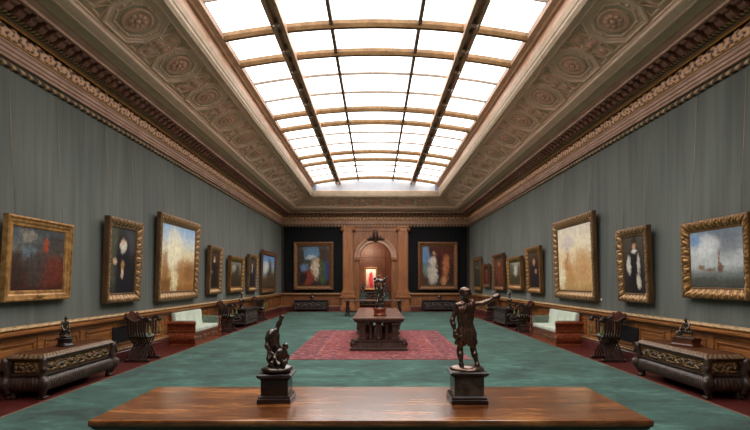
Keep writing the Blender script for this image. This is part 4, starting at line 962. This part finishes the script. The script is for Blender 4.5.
    for x in (-1.25, 1.25):
        mb = MB(); mb.b2(x - .12, x + .12, -.36, .36, 0, .07, .02); mb.lathe([(.13, .07), (.13, .11), (.07, .15), (.1, .24), (.12, .34), (.07, .46), (.1, .55), (.07, .6), (.12, h - .1), (.16, h - .06)], 16, (x, 0, 0), 1, 1.8); mb.build('trestle', M['dark_wood'], T)
    mb = MB(); mb.b2(-1.2, 1.2, -.04, .04, .16, .26, .015); mb.build('stretcher', M['dark_wood'], T)

    # chests
    cassone((-5.02, 8.1, 0), R(90), 'long carved walnut chest with lion paw feet against left wall, nearest the viewer')
    cassone((5.02, 8.1, 0), R(-90), 'long carved walnut chest with lion paw feet against right wall, nearest the viewer')
    low_chest((-5.03, 19.3, 0), R(90), 'black carved chest between two folding chairs along left wall', 1.9, .56, .68)
    low_chest((5.03, 19.3, 0), R(-90), 'black carved chest between two folding chairs along right wall', 1.9, .56, .68)
    low_chest((-3.63, 28.3, 0), 0, 'low black carved chest below the big picture left of archway', 1.92, .56)
    low_chest((3.6, 28.3, 0), 0, 'low black carved chest below the big picture right of archway', 1.92, .56)
    low_chest((-.35, 33.2, 0), 0, 'dark chest beneath the lit red and white picture, beyond the archway', 1.5, .5, .95)
    settee((-5.035, 14.02, 0), R(90), 'mahogany settee with pale green cushions against left wall')
    settee((5.035, 14.02, 0), R(-90), 'mahogany settee with pale green cushions against right wall')
    c0 = chair_proto('dark slatted folding armchair between the big carved chest and settee, left wall'); c0.location = (-5.0, 10.75, 0)
    for x, y, rz, lab in ((-5.0, 16.85, 0, 'dark slatted folding armchair just past the settee, left wall'), (-5.0, 21.6, 0, 'dark slatted folding armchair past the black chest, furthest on left wall'),
                          (5.0, 10.75, math.pi, 'dark slatted folding armchair between the big carved chest and settee, right wall'), (5.0, 16.85, math.pi, 'dark slatted folding armchair just past the settee, right wall'),
                          (5.0, 21.6, math.pi, 'dark slatted folding armchair past the black chest, furthest on right wall')):
        dup(c0, (x, y, 0), rz, lab)
    for o in bpy.data.objects:
        if o.name.startswith('folding_armchair'): o['group'] = 'folding armchairs along the walls'
# ------------------------------------------------------------------ bronzes
def stepped(mb, prof): mb.rect(prof); return mb
def build_bronzes():
    zt = .8
    # right foreground bronze, seen from behind: standing figure with an outstretched arm
    t = thing('bronze_statuette', 'bronze standing figure with outstretched arm on grey-brown pedestal, right on the front table', 'statuette', (.685, 3.76, zt), 0)
    mb = MB(); stepped(mb, [(.134, .134, 0), (.134, .134, .03), (.128, .128, .034), (.128, .128, .05), (.114, .114, .062)]); p = mb.build('pedestal_base', M['ebony'], t)
    mb = MB(); stepped(mb, [(.108, .108, .06), (.108, .108, .195)]); mb.build('pedestal_block', M['black_marble'], t)
    mb = MB(); stepped(mb, [(.112, .112, .195), (.132, .132, .212), (.138, .138, .219), (.138, .138, .228), (.125, .125, .236)]); mb.build('pedestal_cap', M['ebony'], t)
    Z = .258
    def q(x, y, z): return (x, y, z + Z)
    J = dict(head=q(-.012, -.006, .542), neck=q(-.008, 0, .488), chest=q(-.008, .0, .405), pelvis=q(-.004, .0, .245), shL=q(-.07, 0, .458), shR=q(.05, 0, .468),
             elL=q(-.112, -.02, .345), haL=q(-.092, -.05, .262), elR=q(.122, -.005, .472), haR=q(.192, -.01, .507),
             hpL=q(-.04, 0, .225), hpR=q(.034, 0, .228), knL=q(-.048, .02, .118), knR=q(.056, .03, .122), ftL=q(-.04, -.01, .014), ftR=q(.078, -.015, .014),
             toeL=q(-.052, .055, .004), toeR=q(.1, .045, .004))
    H = .6; Hp = human(H, J, (.25, 1, .05), True, .9)
    hd = V(*J['head'])
    Hp += [('e', hd + V(-.003, -.006, .014), V(.034, .038, .038)), (hd + V(-.012, .03, -.03), hd + V(.0, .036, -.062), .02, .012)]
    for i in range(14):       # curls
        a = i * 2.4; Hp.append(('e', hd + V(.031 * math.cos(a), -.006 + .034 * math.sin(a), .004 + .03 * math.sin(i * 1.7)), V(.0105, .0105, .0105)))
    blob('figure', Hp, M['bronze'], t, .0045, .018)
    # drapery: tunic from one shoulder to the thighs with folds
    ch, pe = V(*J['chest']), V(*J['pelvis'])
    D = [(ch + V(.026, 0, .045), ch + V(.02, 0, -.02), .041, .04), (ch + V(-.026, 0, .015), ch + V(-.02, 0, -.03), .042, .04), (ch + V(.012, 0, -.05), pe + V(.022, 0, .0), .037, .044), (ch + V(-.014, 0, -.06), pe + V(-.022, 0, 0), .037, .044),
         (pe + V(.024, 0, 0), pe + V(.034, .004, -.07), .044, .05), (pe + V(-.024, 0, 0), pe + V(-.032, .004, -.07), .044, .05), (ch + V(.042, 0, .055), ch + V(.05, 0, .07), .032, .026)]
    def folds(P, d):
        a = np.arctan2(P[..., 1], P[..., 0] - .0); return np.maximum(d + .004 * np.sin(a * 13 + P[..., 2] * 24) + .002 * np.sin(a * 29 - P[..., 2] * 60), (pe[2] - .075 + .02 * np.sin(a * 2)) - P[..., 2])
    blob('drapery', D, M['drape'], t, .0045, .03, folds)
    blob('held_vessel', [('e', V(*q(.216, -.012, .518)), V(.026, .024, .02)), (V(*q(.2, -.01, .508)), V(*q(.232, -.015, .53)), .016, .02)], M['bronze'], t, .0045, .015)
    G = [('e', V(.0, .0, .236), V(.1, .085, .024)), ('e', V(-.05, .03, .242), V(.05, .05, .02)), ('e', V(.07, .02, .242), V(.05, .05, .022)), ('e', V(.03, -.06, .242), V(.045, .04, .018))]
    blob('rocky_ground', G, M['bronze'], t, .007, .03)

    # left foreground bronze: bending figure with raised arm over a fallen one
    t = thing('bronze_group', 'bronze group with one raised arm on black pedestal, left on the front table', 'statuette', (-.745, 3.78, zt), 0)
    mb = MB(); stepped(mb, [(.124, .124, 0), (.124, .124, .032), (.117, .117, .036), (.117, .117, .048), (.106, .106, .056)]); mb.build('pedestal_base', M['ebony'], t)
    mb = MB(); stepped(mb, [(.1, .1, .055), (.1, .1, .17)]); mb.build('pedestal_block', M['ebony'], t)
    mb = MB(); stepped(mb, [(.104, .104, .17), (.122, .122, .188), (.127, .127, .195), (.127, .127, .206), (.112, .112, .215)]); mb.build('pedestal_cap', M['ebony'], t)
    Z = .245
    J = dict(head=q(-.03, -.075, .27), neck=q(-.022, -.05, .277), chest=q(-.03, -.02, .232), pelvis=q(-.022, .015, .135), shL=q(-.055, -.03, .255), shR=q(-.002, -.01, .282),
             elL=q(-.062, -.065, .17), haL=q(-.025, -.07, .118), elR=q(.014, -.005, .327), haR=q(.032, -.015, .362),
             hpL=q(-.045, .015, .125), hpR=q(.005, .02, .125), knL=q(-.052, -.03, .07), knR=q(.025, .0, .075), ftL=q(-.045, .01, .012), ftR=q(.045, .045, .014), toeL=q(-.055, -.035, .006), toeR=q(.06, .01, .006))
    P = human(.42, J, (-.2, -1, -.5), True, 1.25)
    o = blob('striding_figure', P, M['bronze_black'], t, .004, .014)
    J = dict(head=q(.072, -.05, .165), neck=q(.06, -.045, .145), chest=q(.042, -.04, .115), pelvis=q(.03, -.02, .05), shL=q(.018, -.06, .132), shR=q(.066, -.02, .128),
             elL=q(-.005, -.085, .09), haL=q(.02, -.1, .06), elR=q(.082, .0, .085), haR=q(.075, -.03, .055),
             hpL=q(.008, -.03, .04), hpR=q(.05, -.015, .04), knL=q(-.02, -.085, .05), knR=q(.07, -.085, .055), ftL=q(-.055, -.06, .012), ftR=q(.06, -.045, .012), toeL=q(-.075, -.09, .008), toeR=q(.04, -.085, .008))
    P = human(.36, J, (.3, -.8, .5), True, 1.1)
    blob('fallen_figure', P, M['bronze_black'], t, .004, .012)
    G = [('e', V(0, 0, .228), V(.092, .085, .026)), ('e', V(-.04, -.03, .245), V(.05, .05, .018)), ('e', V(.05, .02, .245), V(.05, .05, .018)), ('e', V(.0, -.07, .24), V(.06, .03, .016))]
    blob('rocky_ground', G, M['bronze_black'], t, .007, .03)

    # tall group on the middle table
    t = thing('tall_bronze_group', 'tall dark bronze of entwined figures on red base, middle of the long table', 'statue', (.11, 12.75, .82), 0)
    mb = MB(); mb.lathe([(.165, 0), (.165, .03), (.15, .045), (.15, .13), (.158, .15), (.165, .16), (.165, .175), (.14, .2), (.13, .205)], 28); b = mb.build('round_base', M['red_base'], t)
    mb = MB()
    for z in (.04, .15): mb.lathe([(.15, z - .008), (.162, z), (.15, z + .008)], 28)
    mb.build('gilt_band', M['brass'], b)
    Z = .2
    J = dict(head=q(-.03, -.05, .56), neck=q(-.02, -.03, .50), chest=q(-.01, 0, .43), pelvis=q(.01, .02, .27), shL=q(-.085, -.02, .47), shR=q(.065, 0, .475), elL=q(-.12, -.02, .57), haL=q(-.09, .0, .66),
             elR=q(.105, -.01, .565), haR=q(.06, .0, .65), hpL=q(-.035, .02, .26), hpR=q(.05, .02, .26), knL=q(-.07, -.04, .14), knR=q(.07, -.01, .135), ftL=q(-.05, .03, .03), ftR=q(.08, .05, .03), toeL=q(-.075, -.035, .012), toeR=q(.1, -.01, .012))
    blob('bearing_figure', human(.66, J, (-.1, -1, 0), False, 1.3), M['bronze_black'], t, .008, .025)
    J = dict(head=q(-.125, -.02, .735), neck=q(-.095, -.01, .715), chest=q(-.045, 0, .69), pelvis=q(.045, .01, .68), shL=q(-.075, -.06, .70), shR=q(-.07, .05, .72), elL=q(-.13, -.07, .665), haL=q(-.13, -.06, .59), elR=q(-.06, .07, .78), haR=q(.0, .05, .81),
             hpL=q(.06, -.03, .68), hpR=q(.06, .04, .69), knL=q(.12, -.04, .73), knR=q(.12, .03, .665), ftL=q(.12, -.03, .62), ftR=q(.165, .02, .76), toeL=q(.13, -.06, .585), toeR=q(.185, .01, .79))
    blob('lifted_figure', human(.52, J, (-.4, -.7, .3), False, 1.3), M['bronze_black'], t, .008, .022)
    J = dict(head=q(.075, -.09, .255), neck=q(.06, -.07, .225), chest=q(.035, -.06, .18), pelvis=q(.0, -.03, .07), shL=q(.0, -.085, .2), shR=q(.085, -.05, .21), elL=q(-.04, -.1, .27), haL=q(-.03, -.08, .34), elR=q(.12, -.04, .29), haR=q(.1, -.01, .37),
             hpL=q(-.03, -.04, .06), hpR=q(.035, -.03, .06), knL=q(-.08, -.1, .09), knR=q(.08, -.09, .1), ftL=q(-.09, -.04, .02), ftR=q(.1, -.03, .02), toeL=q(-.12, -.08, .012), toeR=q(.12, -.08, .012))
    blob('crouching_figure', human(.5, J, (.2, -1, .2), False, 1.1), M['bronze_black'], t, .008, .022)
    blob('rocky_ground', [('e', V(0, 0, .205), V(.135, .13, .03)), ('e', V(.03, .03, .23), V(.08, .07, .05))], M['bronze_black'], t, .012, .04)

    # pair on the trestle table before the arch
    for sx, lab in ((-1, 'small bronze on green marble pedestal, left end of the table before archway'), (1, 'small bronze on green marble pedestal, right of the tall group before archway')):
        t = thing('small_bronze', lab, 'statuette', (-.08 + sx * .53 + (.0 if sx < 0 else .06), 24.3, .784), 0, 'bronzes on the table before the archway')
        mb = MB(); stepped(mb, [(.14, .12, 0), (.14, .12, .03), (.115, .1, .05), (.115, .1, .26), (.135, .12, .28), (.135, .12, .31), (.11, .1, .32)]); mb.build('pedestal', M['green_marble'], t)
        Z = .33; s = sx
        J = dict(head=q(.0, -.02, .40), neck=q(0, 0, .355), chest=q(0, .01, .3), pelvis=q(0, .04, .16), shL=q(-.06, 0, .33), shR=q(.06, 0, .33), elL=q(-.1, -.03, .26 if s < 0 else .38), haL=q(-.08, -.08, .2 if s < 0 else .45), elR=q(.1, -.02, .38 if s < 0 else .26), haR=q(.09, -.03, .45 if s < 0 else .2),
                 hpL=q(-.035, .03, .15), hpR=q(.035, .03, .15), knL=q(-.06, -.07, .15), knR=q(.06, -.06, .13), ftL=q(-.05, -.06, .02), ftR=q(.06, -.05, .02), toeL=q(-.06, -.11, .01), toeR=q(.07, -.1, .01))
        blob('seated_figure', human(.5, J, (0, -1, 0), False, 1.15) + [('e', V(0, .05, Z + .06), V(.08, .06, .09))], M['bronze_black'], t, .009, .02)

    # slim bronzes on the two carved chests near the viewer
    t = thing('slim_bronze', 'slim black bronze figure on round drum, on the left carved chest', 'statuette', (-5.03, 8.1, .65), R(60))
    mb = MB(); mb.lathe([(.13, 0), (.13, .02), (.11, .03), (.105, .1), (.13, .115), (.13, .13), (.09, .14)], 20); mb.build('drum', M['ebony'], t)
    Z = .14
    J = dict(head=q(.0, -.03, .31), neck=q(0, -.01, .275), chest=q(0, 0, .225), pelvis=q(0, .03, .11), shL=q(-.042, 0, .25), shR=q(.042, 0, .25), elL=q(-.06, -.02, .18), haL=q(-.05, -.055, .13), elR=q(.06, -.02, .185), haR=q(.04, -.06, .15),
             hpL=q(-.025, .02, .1), hpR=q(.025, .02, .1), knL=q(-.035, -.05, .11), knR=q(.035, -.045, .1), ftL=q(-.03, -.045, .02), ftR=q(.035, -.05, .02), toeL=q(-.035, -.085, .012), toeR=q(.04, -.09, .012))
    blob('seated_figure', human(.4, J, (0, -1, 0), False) + [('e', V(0, .05, Z + .045), V(.06, .05, .06)), ('e', V(0, .0, Z + .01), V(.08, .08, .02))], M['bronze_black'], t, .0065, .015)
    t = thing('crouching_bronze', 'black bronze crouching figure on reddish wooden stand, on the right carved chest', 'statuette', (5.05, 8.12, .65), R(-70))
    mb = MB(); stepped(mb, [(.2, .12, 0), (.2, .12, .02), (.17, .1, .04), (.17, .1, .1), (.19, .11, .12), (.19, .11, .13)]); mb.build('wooden_stand', M['table_edge'], t)
    Z = .13
    J = dict(head=q(.0, -.02, .29), neck=q(0, 0, .25), chest=q(.0, .01, .2), pelvis=q(.01, .03, .09), shL=q(-.05, 0, .225), shR=q(.05, 0, .225), elL=q(-.08, -.02, .16), haL=q(-.09, -.05, .1), elR=q(.07, -.03, .17), haR=q(.04, -.07, .14),
             hpL=q(-.02, .02, .08), hpR=q(.035, .02, .08), knL=q(-.06, -.06, .1), knR=q(.09, -.02, .1), ftL=q(-.06, -.02, .015), ftR=q(.12, .0, .015), toeL=q(-.08, -.06, .008), toeR=q(.15, -.03, .008))
    blob('crouching_figure', human(.4, J, (-.3, -1, -.1), False, 1.1) + [('e', V(-.12, -.02, Z + .06), V(.05, .045, .045)), ('e', V(0, 0, Z + .005), V(.17, .09, .015))], M['bronze_black'], t, .0065, .015)

    # small ones on the four black chests
    def bust(loc, rz, label, h=.42, first=True):
        t = thing('bronze_bust', label, 'statuette', loc, rz)
        mb = MB(); mb.lathe([(.1, 0), (.1, .02), (.07, .04), (.05, .1), (.075, .13), (.07, .14)], 16); mb.build('socle', M['ebony'], t)
        k = h / .42
        P = [('e', V(0, .0, .2 * k), V(.1, .06, .07)), (V(0, 0, .22 * k), V(0, -.005, .3 * k), .035, .032), ('e', V(0, -.01, .36 * k), V(.045, .055, .06)), (V(0, -.06, .36 * k), V(0, -.068, .345 * k), .008, .012), ('e', V(0, .01, .385 * k), V(.052, .055, .045)), (V(-.08, 0, .2 * k), V(.08, 0, .2 * k), .045, .045)]
        blob('bust', P, M['bronze_black'], t, .009, .025); return t
    bust((-5.05, 18.85, .68), R(60), 'little dark bronze on the black chest along left wall', .62)
    bust((5.05, 18.85, .68), R(-60), 'little dark bronze on the black chest along right wall', .62)
    bust((-3.6, 28.35, .64), 0, 'tiny dark bronze on the low chest left of archway', .34)
    bust((3.63, 28.35, .64), 0, 'tiny dark bronze on the low chest right of archway', .34)

def build_small():
    # spotlights along the skylight bars
    t0 = None
    for sx in (-1, 1):
        lab = 'small spotlight on the %s long skylight bar' % ('left' if sx < 0 else 'right')
        for k in range(16):
            y = 8.9 + 1.12 * k; x = sx * 1.98; z = 6.90
            if t0 is None:
                t0 = thing('track_spotlight', lab, 'spotlight', (x, y, z), 0, 'spotlights on skylight bars')
                mb = MB(); mb.b2(-.03, .03, -.05, .05, -.02, .09, .008); mb.tube([(0, 0, -.01), (0, 0, -.05)], .012, 6); mb.build('bracket', M['lampcan'], t0)
                mb = MB(); d = Vector((-.75, .2, -.62)).normalized(); p = Vector((0, 0, -.07)); mb.tube([p - d * .07, p - d * .06, p + d * .07, p + d * .075], [.03, .045, .05, .045], 12); mb.build('lamp_can', M['lampcan'], t0)
                c = t0
            else: c = dup(t0, (x, y, z), 0 if sx < 0 else math.pi, lab, 'spotlights on the %s skylight bar' % ('left' if sx < 0 else 'right'))
    t0['group'] = 'spotlights on the left skylight bar'
    # small white wall labels
    for x, y, z, lab in ((-W + .004, 12.2, 1.25, 'small white card on left wall beside the large golden picture'), (W - .004, 11.95, 1.26, 'small white card on right wall beside the large cream picture')):
        mb = MB(); mb.box((0, 0, 0), (.008, .07, .05), .002); o = mb.build('wall_card', M['label']); o.location = (x, y, z); tag(o, lab, 'card')
    mb = MB(); mb.tube([(0, 0, 0), (0, -.05, 0)], .05, 14); mb.lathe([(.045, 0), (.04, .02), (.01, .03)], 14, (0, -.03, .03)); o = mb.build('round_fixture', M['pink']); o.location = (-.13, YE - .64, 5.67)
    tag(o, 'small round pink fixture on the cornice above archway', 'fixture')

def build_light_camera():
    def spot(name, loc, tgt, energy, size, col, blend=.6, r=.08):
        l = bpy.data.lights.new(name, 'SPOT'); l.energy = energy; l.spot_size = R(size); l.spot_blend = blend; l.color = col; l.shadow_soft_size = r
        o = bpy.data.objects.new(name, l); COL.objects.link(o); o.location = loc
        o.rotation_euler = (Vector(tgt) - Vector(loc)).to_track_quat('-Z', 'Y').to_euler(); o['kind'] = 'helper'
    spot('picture_lamp', (-.3, 32.0, 3.9), (-.3, 33.5, 1.85), 260, 40, (1, .86, .74))
    spot('inner_room_lamp', (1.2, 30.8, 4.2), (2.9, 32.6, 1.6), 900, 60, (1, .58, .34))
    spot('inner_ceiling_lamp', (0, 32.2, 2.9), (0, 32.0, 4.4), 260, 130, (1, .6, .36))
    spot('inner_room_fill', (-.6, 30.4, 4.1), (-.2, 33.4, 1.6), 420, 100, (1, .66, .44))  # fill light added to brighten the room beyond, without any fixture
    WARM = (1, .84, .66)
    for s, ys in ((-1, (7.9, 10.5, 13.5, 16.45, 18.95, 21.5, 24.8)), (1, (7.8, 10.2, 13.35, 16.65, 18.9, 21.45, 23.9, 26.0))):
        for y in ys:
            yl = 8.9 + 1.12 * round((y + .5 - 8.9) / 1.12); yl = max(8.9, yl)
            spot('track_lamp', (s * 2.05, yl, 6.8), (s * 5.3, y, 2.1), 330, 34, WARM, .9, .05)
    for s in (-1, 1):
        spot('track_lamp', (s * 2.05, 24.58, 6.8), (s * 3.56, 28.6, 2.6), 420, 46, WARM, .9, .05)
        spot('track_lamp', (s * 2.05, 23.46, 6.8), (s * .9, 28.6, 3.2), 420, 46, WARM, .9, .05)
    w = bpy.data.worlds.new('World'); sc.world = w; w.use_nodes = True
    w.node_tree.nodes['Background'].inputs[0].default_value = (.6, .7, .85, 1); w.node_tree.nodes['Background'].inputs[1].default_value = .3
    cd = bpy.data.cameras.new('Camera'); cd.sensor_width = 36; cd.lens = 24; cd.shift_y = 66 / 750; cd.shift_x = -.5 / 750; cd.clip_end = 200
    c = bpy.data.objects.new('Camera', cd); COL.objects.link(c); c.location = (0, 0, EYE); c.rotation_euler = (R(90), 0, 0); sc.camera = c
    sc.view_settings.view_transform = 'Standard'; sc.view_settings.look = 'None'; sc.view_settings.exposure = EXPOSURE; sc.view_settings.gamma = 1
    sc.view_settings.use_curve_mapping = False
    cy = sc.cycles; cy.use_denoising = True; cy.max_bounces = 7; cy.diffuse_bounces = 5; cy.glossy_bounces = 3; cy.transmission_bounces = 2; cy.sample_clamp_indirect = 4; cy.caustics_reflective = False

EXPOSURE = 0.12
mats(); build_setting(); build_pictures(); build_furniture(); build_bronzes(); build_small(); build_light_camera()
